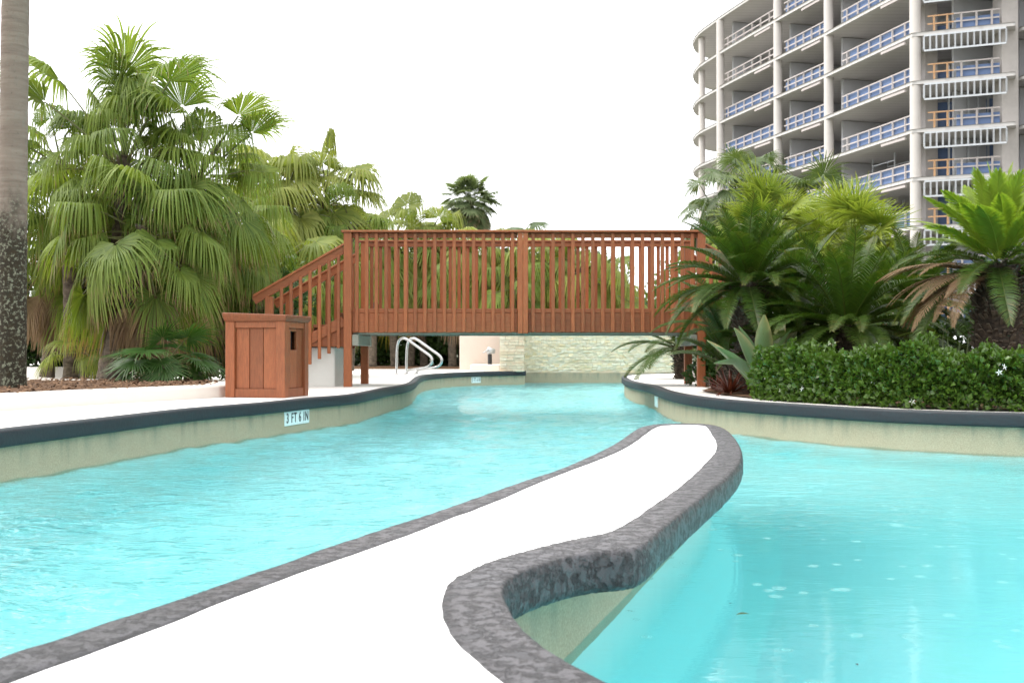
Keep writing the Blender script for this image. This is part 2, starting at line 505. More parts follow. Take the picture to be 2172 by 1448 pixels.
def m_mulch():
    t = NT("pine_bark_mulch"); p = t.pos()
    a = t.noise(p, 30, 5, 0.7); b = t.noise(p, 2, 4)
    g = t.new("NewGeometry")
    c = t.mix(t.ramp(a, [(0.35, 0.0), (0.7, 1.0)]), (0.05, 0.03, 0.02), (0.155, 0.088, 0.052))
    c = t.mix(t.math('MULTIPLY', g.outputs["Random Per Island"], 0.6), c, (0.24, 0.145, 0.085))
    return t.fin(c, 0.9, t.bump(a, 0.6, 0.02), 0.2)
M['mulch'] = m_mulch()
def m_ground():
    t = NT("ground_soil_and_grass"); p = t.pos()
    a = t.noise(p, 0.2, 6); b = t.noise(p, 5, 4)
    c = t.mix(t.ramp(a, [(0.4, 0.0), (0.6, 1.0)]), (0.05, 0.075, 0.025), (0.11, 0.085, 0.055))
    return t.fin(t.mix(b, c, (0.06, 0.07, 0.03)), 0.95)
M['ground'] = m_ground()

def m_greytrunk():
    t = NT("grey_palm_bark"); p = t.pos(); z = t.xyz(p)[2]
    ring = t.noise(t.pos((0.5, 0.5, 5)), 7, 4); spk = t.noise(p, 38, 5, 0.65); big = t.noise(t.pos((1, 1, 0.6)), 6, 5)
    c = t.mix(t.ramp(ring, [(0.3, 0.0), (0.7, 1.0)]), (0.15, 0.122, 0.098), (0.215, 0.183, 0.150))
    c = t.mix(t.ramp(spk, [(0.60, 0.0), (0.72, 0.6)]), c, (0.08, 0.066, 0.052))
    lo = t.ramp(t.math('ADD', t.math('ADD', z, -1.5), t.math('MULTIPLY', big, 1.1)), [(0.40, 1.0), (0.75, 0.0)])   # mossy black foot of the trunk
    dk = t.mix(t.ramp(spk, [(0.52, 0.0), (0.60, 1.0)]), (0.028, 0.024, 0.016), (0.17, 0.18, 0.13))
    dk = t.mix(t.ramp(t.noise(p, 16, 4), [(0.5, 0.0), (0.7, 1.0)]), dk, (0.035, 0.028, 0.016))
    return t.fin(t.mix(lo, c, dk), 0.9, t.bump(t.math('ADD', ring, spk), 0.5, 0.012), 0.25)
M['greytrunk'] = m_greytrunk()
def m_bark(name, c1, c2, sc=14):
    t = NT(name); p = t.pos(); a = t.noise(t.pos((1, 1, 1.8)), sc, 5, 0.65)
    return t.fin(t.mix(t.ramp(a, [(0.35, 0.0), (0.7, 1.0)]), c1, c2), 0.9, t.bump(a, 0.7, 0.02), 0.25)
M['bark'] = m_bark("palm_bark", (0.055, 0.042, 0.032), (0.17, 0.135, 0.10))
M['bark_dark'] = m_bark("sago_trunk_scales", (0.018, 0.014, 0.011), (0.085, 0.062, 0.045), 22)

DRY = (0.27, 0.165, 0.095)
M['fan'] = m_leaf("fan_palm_leaf", (0.030, 0.078, 0.010), (0.205, 0.265, 0.048), DRY, 0.42, 0.5, 0.3)
M['fan_pale'] = m_leaf("pale_fan_palm_leaf", (0.075, 0.125, 0.022), (0.28, 0.30, 0.075), (0.38, 0.27, 0.09), 0.45, 0.5, 0.3)
M['fan_dark'] = m_leaf("dark_fan_palm_leaf", (0.022, 0.062, 0.012), (0.05, 0.115, 0.02), DRY)  # darker green leaf colour of the bushy young palm
M['fan_dry'] = m_leaf("dead_fan_palm_leaf", (0.17, 0.115, 0.065), (0.25, 0.175, 0.10), (0.22, 0.14, 0.085), 0.2, 0.8)
M['sabal'] = m_leaf("cabbage_palm_leaf", (0.052, 0.090, 0.032), (0.11, 0.152, 0.055), (0.26, 0.17, 0.10))
M['far_palm'] = m_leaf("far_cabbage_palm_leaf", (0.075, 0.11, 0.05), (0.15, 0.19, 0.085), (0.30, 0.21, 0.14), 0.45, 0.6, 0.3)
M['palmetto'] = m_leaf("fine_yellow_green_fan_leaf", (0.085, 0.15, 0.018), (0.24, 0.285, 0.05), (0.28, 0.2, 0.07), 0.4, 0.5, 0.3)
M['sago'] = m_leaf("sago_leaf", (0.016, 0.043, 0.006), (0.055, 0.098, 0.012), (0.30, 0.13, 0.05), 0.3, 0.42, 0.3)
M['sago_new'] = m_leaf("new_sago_leaf", (0.15, 0.235, 0.02), (0.22, 0.30, 0.035), (0.15, 0.3, 0.02), 0.42, 0.5, 0.3)
M['sago_dry'] = m_leaf("dry_sago_leaf", (0.11, 0.075, 0.04), (0.20, 0.145, 0.085), (0.17, 0.095, 0.045), 0.2, 0.8)
M['hedge'] = m_leaf("hedge_leaf", (0.010, 0.030, 0.008), (0.085, 0.155, 0.022), (0.12, 0.2, 0.03), 0.25, 0.30, 0.5)
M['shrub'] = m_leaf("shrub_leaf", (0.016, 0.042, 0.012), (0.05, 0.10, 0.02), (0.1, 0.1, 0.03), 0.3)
M['shrub_pale'] = m_leaf("pale_shrub_leaf", (0.06, 0.11, 0.02), (0.16, 0.21, 0.05), (0.2, 0.18, 0.05), 0.35)
M['strelitzia'] = m_leaf("grey_green_paddle_leaf", (0.055, 0.11, 0.045), (0.105, 0.165, 0.075), (0.36, 0.28, 0.14), 0.2, 0.4)
M['aloe'] = m_leaf("grey_green_sword_leaf", (0.07, 0.115, 0.05), (0.13, 0.18, 0.085), (0.2, 0.19, 0.08), 0.12, 0.45)
M['bromeliad'] = m_leaf("dark_red_strap_leaf", (0.035, 0.010, 0.008), (0.12, 0.028, 0.016), (0.17, 0.06, 0.03), 0.2, 0.3)
M['broad'] = m_leaf("broad_green_leaf", (0.045, 0.14, 0.02), (0.09, 0.22, 0.03), (0.2, 0.2, 0.05), 0.35)
M['petal'] = m_plain("white_petal", (0.85, 0.85, 0.82), 0.6, 0, 0.02)
M['cone'] = m_plain("pale_seed_cone", (0.50, 0.33, 0.13), 0.8, 0, 0.2, 30, 0.4)
M['tile'] = m_plain("pale_marker_tile", (0.70, 0.78, 0.78), 0.3, 0, 0.04)
M['ink'] = m_plain("black_tile_lettering", (0.015, 0.02, 0.025), 0.4)

# ================================================================== GROUND, POOL, DECKS
# edges traced on the deck plane (z = 0)
left_px = [(0, 910), (200, 888), (400, 866), (550, 854), (640, 845), (729, 837.5), (780, 829), (813, 822.5), (846, 817.5), (866, 811), (875, 804), (884, 798.5), (900, 794.6), (946, 791), (1012, 788.4), (1111, 787.0)]
LEFT = catmull([(-4.2, -5), (-3.55, -1), (-3.05, 2), (-2.76, 4.2)] + [G(*q) for q in left_px], 0.10)
right_px = [(1336, 796.4), (1330, 799), (1334, 803.5), (1343.5, 807.6), (1365, 812.5), (1393, 818), (1427, 829.5), (1462, 837), (1497, 842), (1568, 849.5), (1700, 858), (1901, 869), (2172, 877)]
RIGHT = catmull([(4.4, 20.9), (2.9, 20.2), (2.2, 19.5)] + [G(*q) for q in right_px] + [(4.6, 6.95), (7.0, 6.9), (10.5, 6.4), (12.2, 2.5), (12.4, -5)], 0.10)
FARY = 24.0
XR = 6.0
pier_x = LEFT[-1][0]
pool_loop = np.concatenate([LEFT, [(pier_x, FARY), (XR, FARY), (XR, 22.2)], RIGHT])

def poly_sheet(name, outer, holes, z, mat, thick=0.0):
    loops = [[Vector((p[0], p[1], 0)) for p in outer]] + [[Vector((p[0], p[1], 0)) for p in h] for h in holes]
    tri = tessellate_polygon(loops)
    vs = [(v.x, v.y, z) for lp in loops for v in lp]
    me = bpy.data.meshes.new(name)
    fs = []
    for a, b, c in tri:
        va, vb, vc = (Vector(vs[i]) for i in (a, b, c))
        nz = (vb - va).cross(vc - va).z
        if abs(nz) < 1e-9: continue
        fs.append((a, b, c) if nz > 0 else (a, c, b))
    me.from_pydata(vs, [], fs)
    me.materials.append(mat); me.update()
    return me

BX0, BX1, BY0, BY1 = -14.0, 15.0, -8.0, 30.0
deck_me = poly_sheet("pool_deck", [(BX0, BY0), (BX1, BY0), (BX1, BY1), (BX0, BY1)], [pool_loop], 0.0, M['deck'])
tag(link(bpy.data.objects.new("pool_deck", deck_me)), kind="structure")
B = 3000.0
g_me = poly_sheet("ground", [(-B, -B), (B, -B), (B, B), (-B, B)], [[(BX0 + .3, BY0 + .3), (BX1 - .3, BY0 + .3), (BX1 - .3, BY1 - .3), (BX0 + .3, BY1 - .3)]], -0.03, M['ground'])
tag(link(bpy.data.objects.new("ground", g_me)), kind="structure")
mb = MB(); mb.box(BX0 - .1, BX1 + .1, BY0 - .1, BY1 + .1, -1.60, -1.335)
tag(mb.put("pool_floor", M['poolfloor']), kind="structure")

def strip(name, path, prof, mat, closed=False):
    """sweeps the profile [(offset, z)...] along path (offset to the right of travel)"""
    rows = [offset(path, o) for o, _ in prof]
    n = len(path)
    V, F = [], []
    for r, (_, z) in zip(rows, prof):
        V.append(np.column_stack([r, np.full(n, z)]))
    V = np.concatenate(V)
    k = len(prof)
    idx = np.arange(n - 1)
    for j in range(k - 1):
        F.append(np.stack([j * n + idx, (j + 1) * n + idx, (j + 1) * n + idx + 1, j * n + idx + 1], axis=1))
    return mesh_np(name, V, np.concatenate(F), [mat], smooth=True)

cop_prof = [(-0.02, -0.02), (0.0, 0.006), (0.066, 0.008), (0.074, 0.006), (0.080, 0.0), (0.083, -0.007), (0.084, -0.014), (0.084, -0.068), (0.083, -0.076), (0.078, -0.083), (0.068, -0.086), (0.03, -0.088)]
for nm, path in (("pool_coping", LEFT), ("pool_coping", RIGHT)):
    tag(link(bpy.data.objects.new(nm, strip(nm, path, cop_prof, M['coping_far']))), kind="structure")
    wp = [(0.04, -0.05), (0.042, -0.20), (0.042, -0.60), (0.045, -1.0), (0.07, -1.15), (0.13, -1.26), (0.25, -1.32), (0.40, -1.34)]
    tag(link(bpy.data.objects.new("pool_wall", strip("pool_wall", path, wp, M['poolwall']))), kind="structure")
# the far end of the pool under the stone wall, and the closing sides outside the view
mb = MB()
mb.box(pier_x - .3, XR + .6, FARY - .03, FARY + .4, -1.6, -0.05)
mb.box(XR, XR + .5, 20.6, FARY + .4, -1.6, -0.02)
tag(mb.put("pool_wall", M['poolwall']), kind="structure")

# water: one closed body, its top the surface of the pool
def water_body():
    xs = np.concatenate([np.linspace(-13.5, -4.4, 14), np.arange(-4.2, 4.4, .030), np.linspace(4.5, 14.5, 40)])
    ys = np.concatenate([np.linspace(-7.5, 0.2, 30), np.arange(0.4, 14.0, .030), np.arange(14.0, 25.0, .05), [25.5, 26.0]])
    X, Y = np.meshgrid(xs, ys)
    rg = np.random.default_rng(17)
    H = np.zeros_like(X)
    for i in range(44):
        lam = math.exp(rg.uniform(math.log(.11), math.log(.75)))
        k = 2 * math.pi / lam
        th = rg.normal(1.35, .75)                      # the stream runs along the channel, chop in all directions
        warp = .25 * lam * np.sin(X * rg.uniform(.6, 1.6) + rg.uniform(0, 6)) * np.sin(Y * rg.uniform(.4, 1.2) + rg.uniform(0, 6))
        H += (.026 / k) * np.sin(k * (X * math.cos(th) + Y * math.sin(th) + warp) + rg.uniform(0, 6.28))
    gust = .65 + .35 * np.sin(X * 1.3 + 1.0 + .6 * Y) * np.sin(Y * .8 + .5 * X)
    bay = X - .316 * Y + .665
    calm = np.clip(1 - (bay + .33) / .40, .035, 1)
    calm = np.maximum(calm, .8 * np.clip((Y - 4.5) / 4.0, 0, 1))
    H *= calm * gust
    H[0, :] = H[-1, :] = 0; H[:, 0] = H[:, -1] = 0
    ny, nx = X.shape
    V = np.stack([X, Y, -0.265 + H], axis=2).reshape(-1, 3)
    i = (np.arange(ny - 1)[:, None] * nx + np.arange(nx - 1)[None, :]).ravel()
    F = np.stack([i, i + 1, i + 1 + nx, i + nx], axis=1)
    c = [0, nx - 1, ny * nx - 1, (ny - 1) * nx]
    o = len(V)
    V = np.concatenate([V, [[xs[0], ys[0], -1.58], [xs[-1], ys[0], -1.58], [xs[-1], ys[-1], -1.58], [xs[0], ys[-1], -1.58]]])
    G_ = [[o + 3, o + 2, o + 1, o]] + [[o + a, o + (a + 1) % 4, c[(a + 1) % 4], c[a]] for a in range(4)]
    return mesh_np("pool_water", V, np.concatenate([F, np.array(G_)]), [M['water']], smooth=True)
tag(link(bpy.data.objects.new("pool_water", water_body())), kind="structure")

# ------------------------------------------------------------------ island between the two streams
o_left = [(-1.55, -2.2), (-1.05, 0.2)] + [G(*q) for q in [(0, 1398), (92, 1366), (231, 1322), (369, 1280), (461, 1246), (600, 1198), (738, 1148), (800, 1128), (878, 1104), (957, 1076), (1035, 1049), (1114, 1021), (1192, 996), (1232, 978), (1271, 960), (1310, 939), (1341, 917), (1366, 904.5), (1388, 900.6)]]
o_tip = [G(*q) for q in [(1388, 900.6), (1420, 899.4), (1483, 899.2), (1512, 902), (1538, 911), (1557, 928), (1570, 947), (1574, 962)]]
o_right = [G(*q) for q in [(1574, 962), (1569, 984), (1545, 1013), (1506, 1045), (1467, 1076), (1428, 1107.5), (1400, 1131), (1377, 1151)]]
o_notch = [G(*q) for q in [(1377, 1151), (1349, 1166), (1310, 1172), (1271, 1174), (1212, 1184), (1153, 1200), (1106, 1217), (1078.5, 1233), (1067, 1253)]]
o_back = [G(*q) for q in [(1067, 1253), (1067, 1272), (1075, 1296), (1090, 1315.5), (1114, 1343), (1153, 1378), (1192, 1406), (1231.5, 1429), (1282, 1448)]] + [(0.22, 1.17), (0.30, 0.95), (0.33, 0.6), (0.25, -0.5), (0.1, -2.2)]
i_left = [(-1.47, -2.2), (-0.97, 0.2)] + [G(*q) for q in [(23, 1448), (231, 1375), (369, 1320), (553.5, 1246), (784, 1166), (878, 1131), (957, 1100), (1035, 1072), (1114, 1037), (1192, 1005.5), (1271, 976), (1330, 949), (1369, 922), (1392, 906), (1403, 902.4)]]
i_tip = [G(*q) for q in [(1403, 902.4), (1440, 901.6), (1488, 902), (1500, 908), (1510, 923), (1519, 938), (1520.5, 950)]]
i_right = [G(*q) for q in [(1520.5, 950), (1517, 960), (1506, 974), (1467, 1013), (1428, 1045), (1388, 1072), (1349, 1100), (1310, 1123)]]
i_notch = [G(*q) for q in [(1310, 1123), (1290, 1131), (1231.5, 1143), (1153, 1160.5), (1075, 1182), (1027.5, 1198), (988, 1217), (957, 1235), (941, 1257)]]
i_back = [G(*q) for q in [(941, 1257), (935, 1280), (933, 1311.5), (941, 1339), (957, 1362.5), (988, 1390), (1027.5, 1421), (1063, 1448)]] + [(0.08, 1.15), (0.17, 0.95), (0.20, 0.6), (0.13, -0.5), (0.0, -2.2)]
NS = [90, 30, 40, 46, 46]
def chain(parts):
    out = []
    for p, n in zip(parts, NS):
        r = resample(catmull(p, 0.02), n)
        out.append(r if not out else r[1:])
    return np.concatenate(out)
OUT = chain([o_left, o_tip, o_right, o_notch, o_back])
INN = chain([i_left, i_tip, i_right, i_notch, i_back])
def smooth2(a, it=2):
    for _ in range(it):
        a = np.concatenate([a[:1], (a[:-2] + 2 * a[1:-1] + a[2:]) / 4, a[-1:]])
    return a
OUT, INN = smooth2(OUT, 2), smooth2(INN, 2)
# finer along the path, with the slight unevenness of hand-trowelled edges
def densify(a, k=4):
    n = len(a); t = np.arange(0, n - 1 + 1e-9, 1.0 / k)
    return np.stack([np.interp(t, np.arange(n), a[:, i]) for i in range(2)], axis=1)
OUT, INN = densify(OUT), densify(INN)
rng = np.random.default_rng(5)
def wob(n, amp, w):
    k = np.hanning(w); k /= k.sum()
    x = np.convolve(rng.normal(size=n + w), k, 'same')[:n]
    return amp * x / x.std()
nrm = OUT - offset(OUT, 1.0, 6)      # points to the left of travel = inwards
INN = INN + nrm * wob(len(INN), 0.0008, 9)[:, None]
nO = len(OUT)
def lerp(t): return INN * (1 - t) + OUT * t
prof = [(-0.03, 0.0, -0.02, 0.0), (0.0, 0.0, 0.003, 0.0006), (0.25, 0.0, 0.005, 0.0008), (0.55, 0.0, 0.005, 0.0008), (0.85, 0.0, 0.005, 0.0008), (0.95, 0.0, 0.004, 0.0006), (0.985, 0.0, 0.001, 0.0005), (1.0, 0.0005, -0.005, 0.0006), (1.0, 0.003, -0.014, 0.0007), (1.0, 0.004, -0.024, 0.0008), (1.0, 0.004, -0.058, 0.0008), (1.0, 0.002, -0.068, 0.0007), (1.0, -0.006, -0.077, 0.0005), (1.0, -0.03, -0.080, 0), (1.0, -0.25, -0.080, 0)]
V = []
for t, o, z, w in prof:
    xy = lerp(t) + nrm * (o + (wob(nO, w, 5)[:, None] if w else 0))
    V.append(np.column_stack([xy, z + (wob(nO, w * 0.7, 5) if w else np.zeros(nO))]))
idx = np.arange(nO - 1)
F = np.concatenate([np.stack([j * nO + idx, (j + 1) * nO + idx, (j + 1) * nO + idx + 1, j * nO + idx + 1], axis=1) for j in range(len(prof) - 2)])
isl_cop = mesh_np("island_coping", np.concatenate(V), F, [M['coping']], smooth=True)
tag(link(bpy.data.objects.new("island_coping", isl_cop)), kind="structure")
tag(link(bpy.data.objects.new("island_deck", poly_sheet("island_deck", lerp(0.04), [], 0.0015, M['island_deck']))), kind="structure")
under = [tuple(p) for p in (OUT - nrm * 0.014)[::6]]
tag(link(bpy.data.objects.new("island_slab", poly_sheet("island_slab", under, [], -0.079, M['plinth']))), kind="structure")
# the straight pool wall the island's scalloped deck hangs over
core = [(-1.35, -2.2), (-0.86, 0.2), (-0.56, 1.47), (-0.28, 2.42), (0.19, 3.80), (0.50, 5.1), (0.80, 5.85), (0.95, 5.75), (0.86, 4.95), (0.337, 3.17), (0.103, 2.43), (-0.07, 1.89), (-0.30, 1.16), (-0.62, 0.15), (-1.2, -2.2)]
cl = catmull(core, 0.05)
core_path = cl[::-1]
wp = [(0.0, -0.078), (0.0, -0.20), (0.0, -0.60), (0.003, -1.0), (0.03, -1.15), (0.09, -1.26), (0.20, -1.32), (0.34, -1.34)]
tag(link(bpy.data.objects.new("island_wall", strip("island_wall", cl, [(-o, z) for o, z in wp], M['poolwall']))), kind="structure")

# ------------------------------------------------------------------ raised planting bed on the left with its low curb
curb_base = catmull([(-7.5, -4.0), (-5.6, 2.0), (-4.2, 5.8)] + [G(0, 872), G(121, 863.5), G(242, 856), G(478, 841.7)] + [(-2.62, 10.9), (-2.95, 11.75), (-3.6, 12.1), (-5.0, 12.2), (-9.0, 12.3)], 0.15)
mbc = strip("planter_curb", curb_base, [(0.0, -0.02), (-0.004, 0.085), (-0.02, 0.102), (-0.26, 0.108), (-0.28, 0.04)], M['curbwall'])
tag(link(bpy.data.objects.new("planter_curb", mbc)), "low cream concrete curb along the mulch bed beside the pool deck", "curb wall")
bed_in = offset(curb_base, -0.24)
bed_poly = [tuple(p) for p in bed_in] + [(-13.5, 12.3), (-13.5, -4.0)]
tag(link(bpy.data.objects.new("planting_bed", poly_sheet("planting_bed", bed_poly, [], 0.098, M['mulch']))), kind="structure")
# bark chips
def chips(n, inside, z, seed, size=0.03):
    rg = np.random.default_rng(seed)
    V, F = [], []
    base = np.array([(-1, -.45, 0), (1, -.4, 0), (1, .4, 0), (-1, .45, 0), (-.8, -.3, .35), (.8, -.3, .3), (.8, .3, .35), (-.8, .3, .3)])
    fc = np.array([(4, 5, 6, 7), (0, 1, 5, 4), (1, 2, 6, 5), (2, 3, 7, 6), (3, 0, 4, 7)])
    for i in range(n):
        x, y = inside(rg)
        s = size * rg.uniform(0.5, 1.3); a = rg.uniform(0, 6.28); tl = rg.normal(0, .35)
        b = base * s
        bx = b[:, 0] * math.cos(tl) - b[:, 2] * math.sin(tl); bz = b[:, 0] * math.sin(tl) + b[:, 2] * math.cos(tl)
        V.append(np.stack([x + bx * math.cos(a) - b[:, 1] * math.sin(a), y + bx * math.sin(a) + b[:, 1] * math.cos(a), z + rg.uniform(0, .02) + bz], axis=1))
        F.append(fc + i * 8)
    return mesh_np("bark_chips", np.concatenate(V), np.concatenate(F), [M['mulch']])
def in_bed(rg):
    k = rg.integers(20, len(bed_in) - 40)
    q = bed_in[k]
    d = abs(rg.normal(0, 1.2))
    return q[0] - d * 0.93 + rg.uniform(-.1, .1), q[1] + d * .36 + rg.uniform(-.1, .1)
tag(link(bpy.data.objects.new("bark_chips", chips(4500, in_bed, 0.098, 3, .022))), kind="stuff")

# right bed: soil behind a thin rim of deck
rb = offset(RIGHT, -0.27)
sel = [tuple(p) for p in rb if p[1] < 11.3 and p[1] > 3.0 and p[0] < 12.0]
bedr = [(4.4, 29.6), (4.3, 22.0), (2.75, 19.0), (2.3, 13.0), (2.15, 12.2)] + sel + [(14.5, 3.0), (14.5, 29.6)]
tag(link(bpy.data.objects.new("planting_bed", poly_sheet("planting_bed", bedr, [], 0.012, M['mulch']))), kind="structure")
# beds further back
for poly, z in (([(-13.5, 25.0), (-1.0, 25.6), (-1.0, 29.8), (-13.5, 29.8)], 0.05),):
    mb = MB(); mb.prism(poly, -0.02, z); tag(mb.put("planting_bed", M['mulch']), kind="structure")
mb = MB(); mb.prism([(-13.8, 14.2), (-5.6, 14.2), (-5.2, 24.0), (-13.8, 24.0)], -0.02, 0.2)
tag(mb.put("raised_deck", M['deck']), kind="structure")

# ================================================================== FOOTBRIDGE
YN, YF = 12.80, 13.95
XL, XM, XRt = -1.855, 0.123, 2.14
ZTOP, ZDECK, ZBOT = 1.765, 0.88, 0.612
br = thing("footbridge", ((XL + XRt) / 2, (YN + YF) / 2, 0), "reddish brown wooden footbridge with baluster railings over the pool channel", "bridge")
W, WF = M['wood'], M['wood_flat']
# posts (near and far sides)
for side, y in ((-1, YN), (1, YF)):
    for x in (XL, XRt):
        xx = x if side < 0 else x + (0.04 if x < 0 else 0.03)
        wbox("post", xx - .045, xx + .045, y - .045, y + .045, 0.0, ZTOP - .024, W, br)
    for dx in (-.03, .03):
        wbox("middle_post", XM + dx - .0285, XM + dx + .0285, y - .048, y + .045, ZBOT - .01, ZTOP - .024, W, br, .003)
# rails, rims and balusters
def baluster_row(x0, x1, n, y0, y1):
    for k in range(n):
        x = x0 + (x1 - x0) * k / (n - 1)
        wbox("baluster", x - .020, x + .020, y0, y1, ZBOT + .006, ZTOP - .0275, W, br, .003)
for side, y in ((-1, YN), (1, YF)):
    yo0, yo1 = (y - .026, y + .010) if side < 0 else (y - .010, y + .026)       # balusters stand on the outside
    yi0, yi1 = (y + .0105, y + .046) if side < 0 else (y - .046, y - .0105)
    wbox("cap_rail", XL - .07, XRt + .07, y - .07, y + .07, ZTOP - .023, ZTOP, WF, br, .004)
    ofs = 0.0 if side < 0 else 0.047
    for a, b in ((XL + .046, XM - .0615), (XM + .0615, XRt - .046)):
        wbox("top_rail", a, b, yi0, yi1, ZTOP - .080, ZTOP - .026, WF, br)
        wbox("rim_board", a, b, yi0, yi1, ZBOT, ZDECK - .045, WF, br)
        wbox("toe_board", a, b, yi0 - .002, yi1 - .002, ZDECK - .043, ZDECK + .004, WF, br, .003)
        baluster_row(a + .055 + ofs * .5, b - .055 - ofs * .3, 17, yo0, yo1)
# deck of planks on three joists and two grey cross beams
nb = 28
for k in range(nb):
    x0 = XL - .04 + (XRt - XL + .08) * k / nb
    wbox("deck_plank", x0 + .003, x0 + (XRt - XL + .08) / nb - .003, YN + .05, YF - .05, ZDECK - .035, ZDECK, M['wood'], br, .003)
for y in (YN + .075, (YN + YF) / 2, YF - .075):
    wbox("joist", XL + .05, XRt - .05, y - .02, y + .02, ZBOT - .022, ZDECK - .037, M['wood_grey'], br)
for x in (XL + .085, XRt - .085):
    wbox("cross_beam", x - .035, x + .035, YN - .03, YF + .03, 0.465, ZBOT - .024, M['wood_grey'], br)
for x in (-1.76, -1.70, -0.56, 0.86):
    mb = MB(); mb.tube([(x, YF - .12, ZDECK + .001), (x, YF - .12, ZDECK + .012)], .012, 8); mb.tube([(x, YF - .12, ZDECK + .012), (x, YF - .12, ZDECK + .022)], [.022, .012], 8)
    mb.put("deck_light", M['galv'], br)

# steps at each end
def steps(sgn, xe, tagw):
    run, slope = 1.56, 0.57
    for side, y in ((-1, YN), (1, YF)):
        yo = y - .012 if side < 0 else y + .012
        hr_l = 1.02
        a = (xe, y, 1.60 - .045); b = (xe + sgn * hr_l, y, 1.60 - .045 - hr_l * slope)
        mb = MB(); mb.beam(a, b, .04, .092); mb.put("stair_handrail", WF, br, .004)
        mb = MB(); mb.beam((a[0], y, a[2] + .054), (b[0], y, b[2] + .054), .10, .022); mb.put("stair_cap_rail", WF, br, .003)
        s0 = (xe, y + side * -.022, 0.745); s1 = (xe + sgn * run * .83, y + side * -.022, 0.745 - run * .83 * .53)
        mb = MB(); mb.beam(s0, s1, .038, .115); mb.put("stringer", WF, br, .004)
        # closed side boards under the stringer
        mb = MB()
        x1 = xe + sgn * .44; yy0, yy1 = y + side * -.052, y + side * -.032
        prism = [(xe, .69), (x1, .69 - .44 * .53), (x1, .455), (xe, .455)]
        vs = [(px, yy0, pz) for px, pz in prism] + [(px, yy1, pz) for px, pz in prism]
        mb.add(vs, [(0, 1, 2, 3), (7, 6, 5, 4)] + [(i, i + 4, (i + 1) % 4 + 4, (i + 1) % 4) for i in range(4)])
        mb.put("side_board", WF, br)
        xn = xe + sgn * .845
        wbox("newel_post", xn - .042, xn + .042, y - .042, y + .042, 0.0, 1.60 - .10 - .845 * slope, W, br)
        for k in range(7):
            d = .06 + k * .1075
            xb = xe + sgn * d
            if abs(xb - xn) < .06: continue
            z1 = 1.60 - .07 - d * slope
            z0 = .47 - d * slope
            wbox("stair_baluster", xb - .0175, xb + .0175, yo - .018, yo + .018, z0, z1, W, br, .003)
    for k in range(4):
        z = ZDECK - (k + 1) * ZDECK / 5
        x = xe + sgn * (.06 + k * .30)
        wbox("tread", min(x, x + sgn * .30), max(x, x + sgn * .30), YN + .05, YF - .05, z - .035, z, W, br)
        wbox("riser", x - .01, x + .01, YN + .055, YF - .055, z + .001, z + ZDECK / 5 - .037, W, br, .002)
steps(-1, XL - .046, 'l')
steps(1, XRt + .046, 'r')

# pale concrete footing under the steps
mb = MB(); mb.box(-2.62, -2.025, 12.94, 13.70, -0.01, .450)
t_ = mb.put("concrete_footing", M['plinth'], None, .012)
tag(t_, "pale painted concrete block under the bridge steps behind the wooden bin", "footing")
mb = MB(); mb.box(2.26, 2.62, 12.95, 13.6, -0.01, .52)
tag(mb.put("concrete_footing", M['plinth'], None, .012), "chipped white concrete block behind the bridge post among the sago palms", "footing")
mb = MB(); mb.box(2.27, 2.36, 14.4, 14.5, -0.01, .26)
tag(mb.put("bollard", M['white'], None, .008), "small square white post standing between the two bridge posts by the plants", "bollard")

